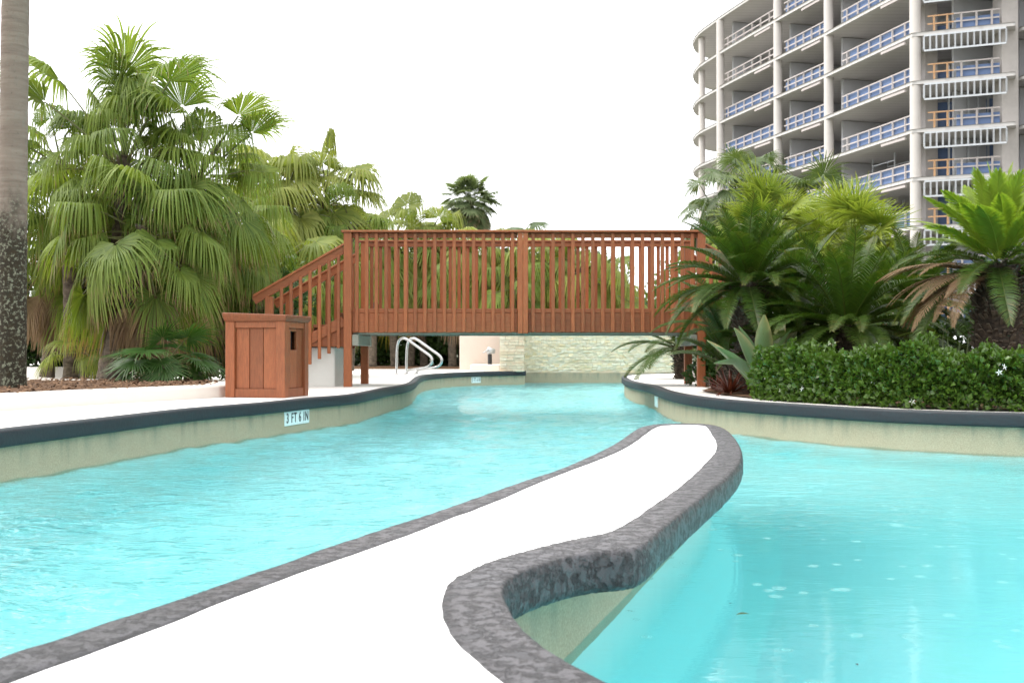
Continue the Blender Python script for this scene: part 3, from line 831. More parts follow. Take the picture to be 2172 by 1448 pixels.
# ================================================================== WOODEN BIN
def make_bin(loc, rz, label, window=True, scale=1.0):
    t = thing("litter_bin", loc, label, "bin", "wooden bins")
    s, h = 0.465, 0.655
    mats = M['wood_bin']
    def part(name, mb, mat=mats, bev=.004):
        o = mb.put(name, mat, None, bev)
        # local building coordinates -> parent
        o.parent = t
        return o
    hs = s / 2
    for sx in (-1, 1):
        for sy in (-1, 1):
            mb = MB(); mb.box(sx * hs - .042, sx * hs + .042, sy * hs - .042, sy * hs + .042, 0, h); part("corner_post", mb)
    for k, (ax, sg) in enumerate((('y', -1), ('x', 1), ('y', 1), ('x', -1))):
        def pb(name, u0, u1, z0, z1, d0, d1, mat=mats, bev=.003):
            mb = MB()
            if ax == 'y':
                a, b = sorted((sg * d0, sg * d1)); mb.box(u0, u1, a, b, z0, z1)
            else:
                a, b = sorted((sg * d0, sg * d1)); mb.box(a, b, u0, u1, z0, z1)
            return part(name, mb, mat, bev)
        pb("bottom_rail", -hs + .043, hs - .043, 0.0, .075, hs - .01, hs + .030)
        pb("top_rail", -hs + .043, hs - .043, h - .055, h, hs - .01, hs + .030)
        if k == 1 and window:
            # side with the throw-in slot, backed by a near-black panel as painted shade
            u = [-hs + .043, -.075, .062, hs - .043]
            pb("panel_board", u[0], u[1] - .001, .076, h - .056, hs - .012, hs + .012)
            pb("panel_board", u[1] + .001, u[2] - .001, .076, h - .245, hs - .012, hs + .012)
            pb("panel_board", u[1] + .001, u[2] - .001, h - .082, h - .056, hs - .012, hs + .012)
            pb("panel_board", u[2] + .001, u[3], .076, h - .056, hs - .012, hs + .012)
            pb("slot_shade", u[1] - .02, u[2] + .02, h - .26, h - .06, hs - .05, hs - .04, M['dark'])
        else:
            w = (2 * hs - .086) / 3
            for j in range(3):
                pb("panel_board", -hs + .043 + j * w + .0025, -hs + .043 + (j + 1) * w - .0025, .076, h - .056, hs - .012, hs + .010 - .002 * (j % 2))
    # hinge side latch board
    mb = MB(); mb.box(-hs - .070, -hs - .045, -.2, .2, h * .55, h - .06); part("latch_board", mb)
    # lid: moulding and sloping top
    mb = MB(); o1, o2 = hs + .044, hs + .062
    z0, z1 = h + .001, h + .055
    def ring(o, z, tilt): return [(-o, -o, z + tilt), (o, -o, z - tilt * .3), (o, o, z - tilt * .3), (-o, o, z + tilt)]
    vs = ring(o1, z0, 0) + ring(o1 + .01, z0 + .018, .003) + ring(o2, z1 - .012, .014) + ring(o2, z1 + .006, .018)
    fs = [(3, 2, 1, 0), (12, 13, 14, 15)] + [(r * 4 + i, r * 4 + (i + 1) % 4, (r + 1) * 4 + (i + 1) % 4, (r + 1) * 4 + i) for r in range(3) for i in range(4)]
    mb.add(vs, fs); part("lid", mb)
    t.rotation_euler = (0, 0, rz)
    t.scale = (scale,) * 3
    return t
fx, fy = G(598, 844); lx, ly = G(480, 843)
ang = math.atan2(fy - ly, fx - lx)
cx = (fx + lx) / 2 + math.cos(ang + math.pi / 2) * .25
cy = (fy + ly) / 2 + math.sin(ang + math.pi / 2) * .26
cx += .015
make_bin((cx, cy, 0.002), ang, "boxy wooden litter bin with a dark slot beside the foot of the bridge steps")
fb = P(158, 765, 20.6)
make_bin((fb[0], 20.6, 0.202), R(8), "second wooden bin half hidden behind the palm trunks and shrubs", False)

# ================================================================== STONE WALL, STUCCO WALL AND FITTINGS AT THE FAR END
wall = thing("stone_wall", (3.0, FARY + .2, 0), "pale green and cream stacked stone wall at the far end of the pool", "wall")
mb = MB(); mb.box(pier_x + .02, XR + .5, FARY + .03, FARY + .40, -0.10, .98)
mb.put("wall_core", M['grout'], wall)
rs = random.Random(11)
stones, extra = [], MB()
z = -0.10
while z < .98:
    h = rs.choice((.022, .028, .034, .042))
    x = pier_x + .03 - rs.uniform(0, .06)
    while x < XR + .45:
        w = rs.uniform(.05, .13)
        d = rs.uniform(.012, .045)
        stones.append((max(x, pier_x + .03), min(x + w - .004, XR + .46), d, z, h - .004))
        x += w
    z += h
shown = sorted(stones, key=lambda s: (s[3] > .56, s[0] > 3.9, -(s[1] - s[0]) * s[4]))
for i, (x0, x1, d, z0, h) in enumerate(shown):
    if i < 290:
        mb = MB(); tw = rs.uniform(-.006, .006)
        mb.add([(x0, FARY + .03 - d + tw, z0), (x1, FARY + .03 - d - tw, z0), (x1, FARY + .06, z0), (x0, FARY + .06, z0),
                (x0, FARY + .03 - d + tw + .004, z0 + h), (x1, FARY + .03 - d - tw, z0 + h), (x1, FARY + .06, z0 + h), (x0, FARY + .06, z0 + h)],
               [(0, 1, 5, 4), (1, 2, 6, 5), (4, 5, 6, 7), (3, 0, 4, 7), (2, 1, 0, 3)])
        mb.put("stone", M['stone'], wall)
    else:
        extra.box(x0, x1, FARY + .03 - d, FARY + .06, z0, z0 + h)
tag(extra.put("stones", M['stone'], wall), kind="stuff")
mb = MB(); mb.box(pier_x - .0, XR + .5, FARY - .03, FARY + .44, .98, 1.03); mb.put("wall_cap", M['stucco'], wall, .01)

px0, px1 = P(1060, 760, 22.62)[0], pier_x + .01
pier = thing("stone_pier", ((px0 + px1) / 2, 22.9, 0), "warm orange stone pier where the stucco wall meets the pool", "pier")
mb = MB(); mb.box(px0 + .02, px1 - .025, 22.66, FARY + .02, -0.01, 1.0); mb.put("pier_core", M['grout'], pier)
z = 0.0
while z < .98:
    h = rs.choice((.045, .055, .065))
    x = px0
    while x < px1 - .03:
        w = min(rs.uniform(.08, .2), px1 - x)
        d = rs.uniform(.0, .03)
        mb = MB(); mb.box(x, x + w - .004, 22.64 - d, 22.68, z, z + h - .004); mb.put("stone", M['stone_warm'], pier)
        x += w
    y = 22.69
    while y < FARY - .03:
        w = min(rs.uniform(.12, .3), FARY - .02 - y)
        mb = MB(); mb.box(px1 - .035, px1 - rs.uniform(-.012, .012), y, y + w - .004, z, z + h - .004); mb.put("stone", M['stone_warm'], pier)
        y += w
    z += h
st0 = P(976, 770, 24.6)[0]
mb = MB(); mb.box(st0, px0 + .1, 24.35, 24.6, -0.02, 1.02)
tag(mb.put("stucco_wall", M['stucco'], None, .01), "smooth pinkish stucco wall behind the small floodlight", "wall")
mb = MB(); b0 = P(998, 772, 23.2)[0]; mb.box(b0, px0 - .003, 23.0, 24.34, -0.01, .13)
tag(mb.put("stucco_step", M['curbwall'], None, .012), "low cream ledge in front of the stucco wall under the floodlight", "ledge")
# floodlight on a short post
fl = P(1039, 770, 23.6)
t = thing("floodlight", (fl[0], 23.6, .13), "small silver floodlight on a short black post by the stucco wall", "floodlight")
mb = MB(); mb.tube([(fl[0], 23.6, .128), (fl[0], 23.6, .34)], .045, 10); mb.put("pedestal", M['black'], t)
mb = MB(); mb.tube([(fl[0] + .10, 23.62, .40), (fl[0] - .05, 23.58, .42)], [.05, .075], 12); mb.put("lamp_head", M['galv'], t, 0, True)
mb = MB(); mb.beam((fl[0] - .14, 23.55, .37), (fl[0] - .03, 23.57, .44), .17, .012); mb.put("visor", M['galv'], t)
mb = MB(); mb.tube([(fl[0], 23.6, .34), (fl[0], 23.6, .40)], .02, 8); mb.put("bracket", M['galv'], t)

# pair of pool handrails
def handrail(dx, dy, label):
    y = 20.0 + dy
    pts_px = [(841, 793), (841.5, 760), (843, 735), (846, 723), (851, 718), (857, 717), (864, 720), (880, 731), (898, 744), (911, 753.5), (916, 760), (916, 768), (912, 774.5), (904, 779), (890, 781.5), (872, 784.5), (864, 787), (861.5, 793)]
    pts = []
    for k, (a, b) in enumerate(pts_px):
        q = P(a, b, 20.0)
        pts.append((q[0] + dx, y + .02 * k / len(pts_px), q[2]))
    pts = [tuple(p) for p in catmull(pts, .03)]
    t = thing("pool_handrail", (pts[0][0], y, 0), label, "handrail", "steel handrails at the pool ladder")
    mb = MB(); mb.tube(pts, .021, 10); mb.put("rail", M['chrome'], t, 0, True)
    for p in (pts[0], pts[-1]):
        mb = MB(); mb.tube([(p[0], p[1], -.004), (p[0], p[1], .015)], .045, 12); mb.put("escutcheon", M['chrome'], t)
handrail(0, 0, "steel pool handrail nearer the bridge post, the front one of a bent pair")
handrail(.165, .10, "steel pool handrail at the back of the bent pair, closer to the far coping")

# ------------------------------------------------------------------ depth markers set in the pool wall
def text_mesh(body, size):
    cu = bpy.data.curves.new("lettering", 'FONT')
    cu.body = body; cu.size = size; cu.align_x = 'CENTER'; cu.align_y = 'CENTER'; cu.extrude = .0012; cu.offset = size * .008
    ob = bpy.data.objects.new("lettering_tmp", cu); COL.objects.link(ob)
    dg = bpy.context.evaluated_depsgraph_get()
    me = bpy.data.meshes.new_from_object(ob.evaluated_get(dg))
    bpy.data.objects.remove(ob)
    me.materials.clear(); me.materials.append(M['ink'])
    return me
def marker(path, ix, label, w, h, body, zc, letters=True):
    wallp = offset(path, .040)
    p = wallp[ix]; tdir = wallp[ix + 2] - wallp[ix - 2]; tdir /= np.linalg.norm(tdir)
    t = thing("depth_marker", (p[0], p[1], zc - h / 2), label, "depth marker", "depth markers in the pool wall")
    nrm_ = np.array([tdir[1], -tdir[0]])
    ang = math.atan2(tdir[1], tdir[0])
    n = 4
    for k in range(n):
        mb = MB(); mb.box(-w / 2 + k * w / n + .001, -w / 2 + (k + 1) * w / n - .001, -.012, .006, -h / 2, h / 2)
        me = mb.mesh("tile", M['tile'], .002)
        o = bpy.data.objects.new("tile", me); COL.objects.link(o); o.parent = t; WLOC[o.name] = Vector((0, 0, 0))
        o.location = (0, 0, h / 2); o.rotation_euler = (0, 0, ang)
    if letters:
        adv = {' ': .34, 'I': .44, 'F': .68, 'T': .72, '3': .76, '6': .76, 'N': .92}
        tot = sum(adv[c] for c in body)
        u = w * .93 / tot
        x = -w * .93 / 2
        for c in body:
            if c != ' ':
                if c not in GLYPHS: GLYPHS[c] = text_mesh(c, h * .92)
                o = bpy.data.objects.new("letter", GLYPHS[c]); COL.objects.link(o); o.parent = t
                xc = x + adv[c] * u / 2
                o.location = (tdir[0] * xc + nrm_[0] * .0135, tdir[1] * xc + nrm_[1] * .0135, h / 2)
                o.scale = (u / (h * .92) * 1.08, 1.05, 1)
                o.rotation_euler = (R(90), 0, ang)
            x += adv[c] * u
GLYPHS = {}
def nearest_px(path, px):
    w = offset(path, .04)
    ok = [(abs(1086 + FPX * q[0] / q[1] - px), i) for i, q in enumerate(w) if q[1] > 3]
    return min(ok)[1]
marker(LEFT, nearest_px(LEFT, 624), "tile depth marker reading 3 FT 6 IN in the wall below the litter bin", .50, .115, "3 FT 6 IN", -.148)
far_i = max(i for i, q in enumerate(LEFT) if q[0] < G(1010, 789)[0])
marker(LEFT, far_i, "small far depth marker reading 3 FT 6 IN in the wall near the stone pier", .30, .115, "3 FT 6 IN", -.155)
ri = min((abs(1086 + FPX * q[0] / q[1] - 1393) + (50 if q[1] > 14.5 else 0), i) for i, q in enumerate(offset(RIGHT, .04)) if 9 < q[1] < 15)[1]
marker(RIGHT, ri, "blank looking depth tile seen edge-on in the wall below the right coping", .34, .12, "", -.165, False)

# ================================================================== UNFINISHED CURVED TOWER
FACADE = [(17.3, 103.0), (17.95, 98.4), (20.7, 88.0), (22.7, 81.0), (25.2, 70.6), (30.0, 68.6)]
WING = [(31.3, 70.6), (33.6, 62.0), (36.0, 53.0)]
FLOORS = [2.2, 5.2, 8.2, 11.2, 14.2, 17.2, 20.2, 23.2, 26.2, 29.2]
bld = thing("unfinished_tower", (30, 85, 0), "grey concrete high-rise shell under construction with open floors, round columns and blue netting", "building")
def pt(a): return np.array(a, dtype=float)
edge = catmull([(46, 116), (34, 116), (26, 114.5), (20.5, 111.5), (17.6, 108.0), (16.80, 103.3), (17.72, 98.1), (20.42, 87.9), (22.42, 80.9)], 1.2)
slab_poly = [tuple(p) for p in edge] + [(24.93, 70.35), (30.3, 67.95), (31.0, 69.6), (33.2, 61.6), (35.6, 52.6), (58, 52.6), (58, 116)]
for k, z in enumerate(FLOORS):
    mb = MB(); mb.prism(slab_poly, z - .21, z)
    mb.put("floor_slab", M['soffit'], bld)
    # pale edge beam left by the formwork
    e = np.array(slab_poly[:len(slab_poly) - 2])
    me = strip("slab_edge", e, [(-.01, z - .215), (-.02, z - .21), (-.02, z + .01), (.06, z + .012)], M['concrete'])
    link(bpy.data.objects.new("slab_edge", me), bld, (0, 0, 0))
ZR = FLOORS[-1]
cols = [(FACADE[0], .30), ((18.1, 100.6), .26), ((17.99, 97.6), .34), (FACADE[2], .34), (FACADE[3], .34), (FACADE[4], .34), (WING[1], .36), (WING[2], .36), ((20.6, 110.5), .35), ((27.0, 113.5), .35)]
for (x, y), r in cols:
    d = Vector((1.0, .28)) * (.45 if (x, y) in ((18.1, 100.6), (20.6, 110.5), (27.0, 113.5)) else .02)
    mb = MB(); mb.tube([(x + d.x, y + d.y, -.03), (x + d.x, y + d.y, ZR - .242)], r, 14, False)
    mb.put("column", M['column'], bld, 0, True)
mb = MB(); mb.box(29.9, 30.9, 68.9, 70.2, -.03, ZR + 3); mb.put("column", M['concrete'], bld)
mb = MB(); mb.box(26.9, 27.7, 73.5, 74.4, -.03, ZR - .262); mb.put("column", M['concrete'], bld)
# cross walls of block running into the building and the corridor wall at the back
ax = Vector((1.0, .27, 0)).normalized()
al = Vector((-.27, 1.0, 0)).normalized()
def wall_piece(name, a, b, z0, z1, th, mat):
    mb = MB(); d = (b - a).normalized(); s = Vector((-d.y, d.x, 0)) * th / 2
    mb.add([a - s, b - s, b + s, a + s, a - s + Vector((0, 0, z1 - z0)), b - s + Vector((0, 0, z1 - z0)), b + s + Vector((0, 0, z1 - z0)), a + s + Vector((0, 0, z1 - z0))],
           [(3, 2, 1, 0), (4, 5, 6, 7), (0, 1, 5, 4), (1, 2, 6, 5), (2, 3, 7, 6), (3, 0, 4, 7)])
    for i, v in enumerate(mb.v): mb.v[i] = (v[0], v[1], v[2] + z0)
    return mb.put(name, mat, bld)
def lerp3(a, b, t): return Vector((a[0] + (b[0] - a[0]) * t, a[1] + (b[1] - a[1]) * t, 0))
rb2 = random.Random(4)
for k in range(len(FLOORS) - 1):
    z0, z1 = FLOORS[k] + .003, FLOORS[k + 1] - .262
    for (p, dep) in ((FACADE[2], 10.0), (FACADE[3], 10.0), (lerp3(FACADE[1], FACADE[2], .06), 3.0)):
        a = Vector((p[0], p[1], 0)) + ax * 1.1
        wall_piece("cross_wall", a, a + ax * dep, z0, z1, .25, M['interior'])
    # pale boarded bay beside the corner column
    a = lerp3(FACADE[3], FACADE[4], .94) + ax * 3.2
    wall_piece("cross_wall", a, a + ax * 7, z0, z1, .2, M['interior_pale'])
    a = lerp3(FACADE[1], FACADE[2], .12) + ax * 10.5; b = lerp3(FACADE[3], FACADE[4], 1.0) + ax * 10.5
    wall_piece("corridor_wall", a, b, z0, z1, .25, M['interior'])
    wall_piece("corridor_wall", Vector((27.2, 77.0, 0)), Vector((38.0, 71.0, 0)), z0, z1, .25, M['interior'])
    wall_piece("cross_wall", Vector((31.8, 70.9, 0)), Vector((40, 73.0, 0)), z0, z1, .25, M['interior'])
    wall_piece("corridor_wall", Vector((37.5, 72.0, 0)), Vector((43.5, 52.9, 0)), z0, z1, .25, M['interior'])
# guard rails, blue netting behind them and hanging stud frames
def guard(a, b, z, hi, tarp, nposts, mat, lower=True):
    a, b = Vector(a), Vector(b)
    mb = MB()
    for i in range(nposts):
        p = a + (b - a) * ((i + .5) / nposts)
        mb.box(p.x - .05, p.x + .05, p.y - .05, p.y + .05, z + .014, z + 1.10)
    for zz in ((1.05, .56) if lower else (1.05,)):
        mb.beam((a.x, a.y, z + zz), (b.x, b.y, z + zz), .05, .085)
    mb.put("guard_rail", mat, bld)
    if tarp:
        n = (b - a).normalized(); inn = Vector((n.y, -n.x, 0)) * (.14)
        if inn.x < 0: inn = -inn
        q0, q1 = tarp
        c, d = a + (b - a) * q0 + inn, a + (b - a) * q1 + inn
        c.z = d.z = 0
        wall_piece("blue_netting", c, d, z + .02, z + 1.0 * hi, .03, M['blue'])
def fp(i, t): q = lerp3(FACADE[i], FACADE[i + 1], t); return Vector((q.x, q.y, 0)) + ax * .1
for k, z in enumerate(FLOORS[:-1]):
    guard(fp(1, .10), fp(1, .93), z, rb2.uniform(.9, 1.05), (0.0, 1.0) if k < 7 else None, 6, M['railwood'])
    guard(fp(2, .12), fp(2, .90), z, rb2.uniform(.9, 1.05), (0.0, .98), 5, M['railwood'])
    guard(fp(3, .16), fp(3, .95), z, rb2.uniform(.95, 1.2), (0.0 if k % 2 else .1, .97), 6, M['railwood'])
    a, b = Vector((25.9, 70.35, 0)), Vector((29.7, 68.75, 0))
    m1 = a + (b - a) * .37
    guard(a, m1, z, .5, None, 2, M['orange'])
    guard(m1, b, z, .8, (.05, 1.0), 3, M['railwood'])
    wall_piece("blue_netting", Vector((27.0, 74.0, 0)), Vector((32.0, 72.0, 0)), z + .02, z + (2.4 if k < 5 else 1.4), .04, M['blue'])
    # upright steel studs standing in front of the netting on the lower floors
    mb = MB()
    for i in range(7):
        q = Vector((28.0, 72.4, 0)) + (Vector((31.2, 71.0, 0)) - Vector((28.0, 72.4, 0))) * (i / 6)
        mb.box(q.x - .05, q.x + .05, q.y - .05, q.y + .05, z + .003, z + (2.7 if k < 5 else 1.5))
    mb.put("stud_wall", M['galv'], bld)
    guard(Vector((31.6, 68.9, 0)), Vector((33.4, 62.2, 0)), z, .8, (0, .95), 4, M['railwood'])
    guard(Vector((33.9, 61.0, 0)), Vector((35.9, 53.3, 0)), z, .8, (0, .95), 4, M['railwood'])
# stud frames hanging under the slabs of the corner balcony
A, Bp = Vector((25.45, 69.75, 0)), Vector((29.75, 67.95, 0))
for k in range(1, len(FLOORS)):
    zt, zb = FLOORS[k] - .275, FLOORS[k] - 1.30
    fr = MB()
    for zz in (zt - .05, zb + .05):
        fr.beam((A.x, A.y, zz), (Bp.x, Bp.y, zz), .06, .11)
    o = fr.put("stud_frame", M['galv'], bld)
    for i in range(14):
        q = A + (Bp - A) * (i / 13)
        st = MB(); st.box(q.x - .045, q.x + .045, q.y - .04, q.y + .04, zb + .106, zt - .106)
        st.put("stud", M['galv'], o)
# scaffold bays and pale beams left on the floors
for (fi, t, k) in ((3, .22, 2), (3, .30, 3), (2, .15, 3), (1, .75, 2)):
    z = FLOORS[k]
    a = lerp3(FACADE[fi], FACADE[fi + 1], t) + ax * 1.6; b = a - al * 2.6
    mb = MB()
    for p in (a, b, a + ax * 1.2, b + ax * 1.2):
        mb.box(p.x - .04, p.x + .04, p.y - .04, p.y + .04, z + .003, z + 2.5)
    for zz in (1.0, 1.5, 2.0):
        mb.beam((a.x, a.y, z + zz), (b.x, b.y, z + zz), .05, .05); mb.beam((a.x + ax.x * 1.2, a.y + ax.y * 1.2, z + zz), (b.x + ax.x * 1.2, b.y + ax.y * 1.2, z + zz), .05, .05)
    sc_ = mb.put("scaffold", M['galv'], bld)
    pk = MB(); pk.beam((a.x + ax.x * .5, a.y + ax.y * .5, z + 1.15), (b.x + ax.x * .5, b.y + ax.y * .5, z + 1.15), .8, .3); pk.put("scaffold_plank", M['white'], sc_)
# short beams jutting out under the slabs beside the columns
for k, z in enumerate(FLOORS):
    for i in (2, 3, 4):
        c = Vector((FACADE[i][0], FACADE[i][1], 0)) - ax * .28
        mb = MB(); mb.beam((c.x + al.x * .6, c.y + al.y * .6, z - .42), (c.x + al.x * 3.2, c.y + al.y * 3.2, z - .42), .14, .16); mb.put("ledger_beam", M['railwood'], bld)

# ================================================================== PLANTS: leaf meshes
def unit(a): return a / np.maximum(np.linalg.norm(a, axis=-1, keepdims=True), 1e-9)
def fan_mesh(name, mat, elev, Rb=.65, Lp=.65, nseg=42, half=R(125), join=.45, droop=2.6, bend=.5, tilt=.35, cup=-.12, pleat=.45, dry=.15, seed=0, stem=None, dens=1.0):
    rg = np.random.default_rng(seed)
    e = R(elev)
    # petiole
    m = 6
    s = np.linspace(0, 1, m)
    a = e - bend * math.cos(e) * s ** 1.4
    px, pz = [0.0], [0.0]
    for i in range(1, m):
        am = (a[i] + a[i - 1]) / 2
        px.append(px[-1] + Lp / (m - 1) * math.cos(am)); pz.append(pz[-1] + Lp / (m - 1) * math.sin(am))
    pet = np.column_stack([px, np.zeros(m), pz])
    V, F, A, MI = [], [], [], []
    rad = np.linspace(.016, .008, m) * (Rb / .65)
    for i in range(m):
        nn = np.array([-math.sin(a[i]), 0, math.cos(a[i])])
        for q in range(4):
            an = math.pi / 4 + q * math.pi / 2
            V.append(pet[i] + rad[i] * (1.3 * math.cos(an) * np.array([0, 1, 0]) + .8 * math.sin(an) * nn)); A.append((.3, .5, 0.0))
    for i in range(m - 1):
        for q in range(4):
            F.append((i * 4 + q, i * 4 + (q + 1) % 4, (i + 1) * 4 + (q + 1) % 4, (i + 1) * 4 + q)); MI.append(1)
    pe = pet[-1]; ab = a[-1] - tilt
    d = np.array([math.cos(ab), 0, math.sin(ab)]); n = np.array([-math.sin(ab), 0, math.cos(ab)]); y = np.array([0, 1.0, 0])
    th = np.linspace(-half, half, nseg) + rg.normal(0, .012, nseg)
    dth = 2 * half / (nseg - 1)
    t = np.array([.04, .25, join, .60, .72, .84, .93, 1.0])
    nr = len(t)
    L = Rb * (1.0 - .22 * (np.abs(th) / half) ** 2) * rg.uniform(.90, 1.08, nseg)
    b0 = np.cos(th)[:, None] * d + np.sin(th)[:, None] * y + (cup * np.abs(np.sin(th / 2)) ** 1.0)[:, None] * n
    # slight cone so that the blade is not a flat disc
    b0 = unit(b0 + .10 * n)
    lat = unit(-np.sin(th)[:, None] * d + np.cos(th)[:, None] * y)
    pn = unit(np.cross(b0, lat))
    dr = droop * rg.uniform(.5, 1.45, nseg)
    pos = np.zeros((nseg, nr, 3)); pos[:, 0] = pe + b0 * (t[0] * L)[:, None]
    jit = rg.normal(0, .20, (nseg, 3))
    for k in range(1, nr):
        tm = (t[k] + t[k - 1]) / 2
        g = max(0.0, (tm - join * .85) / (1 - join * .85))
        dirk = unit(b0 + (dr * g ** .8)[:, None] * np.array([0, 0, -1.0]) + jit * g)
        pos[:, k] = pos[:, k - 1] + dirk * ((t[k] - t[k - 1]) * L)[:, None]
    wj = join * Rb * math.tan(dth / 2)
    w = np.where(t <= join, t * Rb * math.tan(dth / 2), wj * np.clip((1 - (t - join) / (1 - join)), 0, 1) ** .75 + .0012)
    pl = pleat * np.where(t <= join, w, wj * .6 * np.clip(1 - (t - join) / (1 - join), 0, 1) + .0005)
    left = pos - lat[:, None, :] * w[None, :, None] * dens - pn[:, None, :] * pl[None, :, None]
    rightv = pos + lat[:, None, :] * w[None, :, None] * dens - pn[:, None, :] * pl[None, :, None]
    mid = pos + pn[:, None, :] * pl[None, :, None]
    blade = np.stack([left, mid, rightv], axis=2).reshape(-1, 3)
    o0 = len(V)
    sr = rg.uniform(0, 1, nseg)
    dryk = np.clip((t[None, :] - (1 - dry * rg.uniform(.2, 1.6, nseg)[:, None])) / .10, 0, 1)
    at = np.stack([np.repeat(t[None, :], nseg, 0), np.repeat(sr[:, None], nr, 1), dryk], axis=2)
    at = np.repeat(at[:, :, None, :], 3, axis=2).reshape(-1, 3)
    I = (np.arange(nseg)[:, None] * nr + np.arange(nr - 1)[None, :]) * 3 + o0
    q1 = np.stack([I, I + 1, I + 4, I + 3], axis=2).reshape(-1, 4)
    q2 = np.stack([I + 1, I + 2, I + 5, I + 4], axis=2).reshape(-1, 4)
    Vn = np.concatenate([np.array(V), blade]); Fn = np.concatenate([np.array(F), q1, q2])
    mi = np.concatenate([np.array(MI), np.zeros(len(q1) + len(q2), int)])
    return mesh_np(name, Vn, Fn, [mat, stem or mat], np.concatenate([np.array(A), at]), False, mi)

def sago_mesh(name, mat, elev, L=1.0, bend=1.2, nl=62, ll=.15, up=.42, fwd=.55, w=.0055, dry=0.0, seed=0, side=0.0):
    rg = np.random.default_rng(seed)
    e = R(elev); m = 16
    s = np.linspace(0, 1, m)
    a = e - bend * (.35 + .65 * math.cos(e)) * s ** 1.5
    pts = [np.zeros(3)]
    for i in range(1, m):
        am = (a[i] + a[i - 1]) / 2
        yaw = side * s[i] ** 2
        pts.append(pts[-1] + L / (m - 1) * np.array([math.cos(am) * math.cos(yaw), math.cos(am) * math.sin(yaw), math.sin(am)]))
    pts = np.array(pts)
    V, F, A = [], [], []
    for i in range(m):
        r = .010 * (1 - .75 * s[i]) * L
        nn = np.array([-math.sin(a[i]), 0, math.cos(a[i])])
        for q in range(3):
            an = q * 2.094
            V.append(pts[i] + r * (math.cos(an) * np.array([0, 1, 0]) + math.sin(an) * nn)); A.append((.7, .5, dry * .7))
    for i in range(m - 1):
        for q in range(3):
            c = (i * 3 + q, i * 3 + (q + 1) % 3, (i + 1) * 3 + (q + 1) % 3, (i + 1) * 3 + q)
            F.append((c[0], c[1], c[2])); F.append((c[0], c[2], c[3]))
    u = np.linspace(.10, 1.0, nl)
    P0 = np.stack([np.interp(u, s, pts[:, k]) for k in range(3)], axis=1)
    au = np.interp(u, s, a)
    tan = np.stack([np.cos(au), np.zeros(nl), np.sin(au)], axis=1)
    nor = np.stack([-np.sin(au), np.zeros(nl), np.cos(au)], axis=1)
    prof = np.clip(np.sin(np.pi * np.clip(.12 + .86 * (u - .1) / .9, 0, 1)), .12, 1) ** .55
    o = len(V); vs, at, fs = [], [], []
    for sd in (-1, 1):
        f = fwd + .9 * np.clip((u - .75) / .25, 0, 1)
        dirv = unit(tan * f[:, None] + sd * np.array([0, 1.0, 0]) * .9 + nor * up + rg.normal(0, .05, (nl, 3)))
        le = (ll * L) * prof * rg.uniform(.92, 1.06, nl)
        mid = P0 + dirv * (le * .5)[:, None]
        dir2 = unit(dirv + np.array([0, 0, -.22]) - nor * .15)
        tip = mid + dir2 * (le * .5)[:, None]
        wv = tan * (w * L)
        r = rg.uniform(0, 1, nl)
        dk = np.clip(dry + (u - 1) * .9 * (1 - dry) + rg.normal(0, .1, nl), 0, 1) if dry > 0 else np.zeros(nl)
        base = len(vs) and sum(len(x) for x in vs) or 0
        blk = np.stack([P0 - wv * .6, P0 + wv * .6, mid - wv, mid + wv, tip], axis=1).reshape(-1, 3)
        vs.append(blk)
        at.append(np.stack([np.tile([0.1, .1, .5, .5, 1.0], nl), np.repeat(r, 5), np.repeat(dk, 5)], axis=1))
        b = o + base + np.arange(nl) * 5
        fs += [np.stack([b, b + 1, b + 3], 1), np.stack([b, b + 3, b + 2], 1), np.stack([b + 2, b + 3, b + 4], 1)]
    return mesh_np(name, np.concatenate([np.array(V)] + vs), np.concatenate([np.array(F)] + fs), [mat], np.concatenate([np.array(A)] + at))

def strap_mesh(name, mat, elev, L=.5, W=.05, bend=.6, fold=.25, shape='sword', petiole=0.0, nrow=10, dry=0.0, seed=0):
    rg = np.random.default_rng(seed)
    e = R(elev); s = np.linspace(0, 1, nrow)
    a = e - bend * s ** 1.6
    p = [np.zeros(3)]
    for i in range(1, nrow):
        am = (a[i] + a[i - 1]) / 2
        p.append(p[-1] + L / (nrow - 1) * np.array([math.cos(am), 0, math.sin(am)]))
    p = np.array(p)
    if shape == 'sword': w = W * (1 - s) ** .65 * (.75 + .25 * np.sin(np.pi * np.clip(s * 1.6, 0, 1)))
    else:
        u = np.clip((s - petiole) / (1 - petiole), 0, 1)
        w = np.where(s < petiole, W * .10, W * np.sin(np.pi * np.clip(u, 0.03, .985) ** .8) ** .8 + W * .03)
    n = np.stack([-np.sin(a), np.zeros(nrow), np.cos(a)], axis=1)
    y = np.array([0, 1.0, 0])
    cols, V, A, F = [-1, -.5, 0, .5, 1], [], [], []
    for i in range(nrow):
        for c in cols:
            V.append(p[i] + y * w[i] * c + n[i] * (fold * w[i] * abs(c) ** 1.5 + rg.normal(0, .01) * w[i])); A.append((s[i], .3 + .3 * abs(c), dry * max(0, s[i] - .6) / .4 + (.5 if abs(c) == 1 and dry else 0)))
    for i in range(nrow - 1):
        for c in range(4):
            F.append((i * 5 + c, i * 5 + c + 1, (i + 1) * 5 + c + 1, (i + 1) * 5 + c))
    return mesh_np(name, V, F, [mat], A, True)

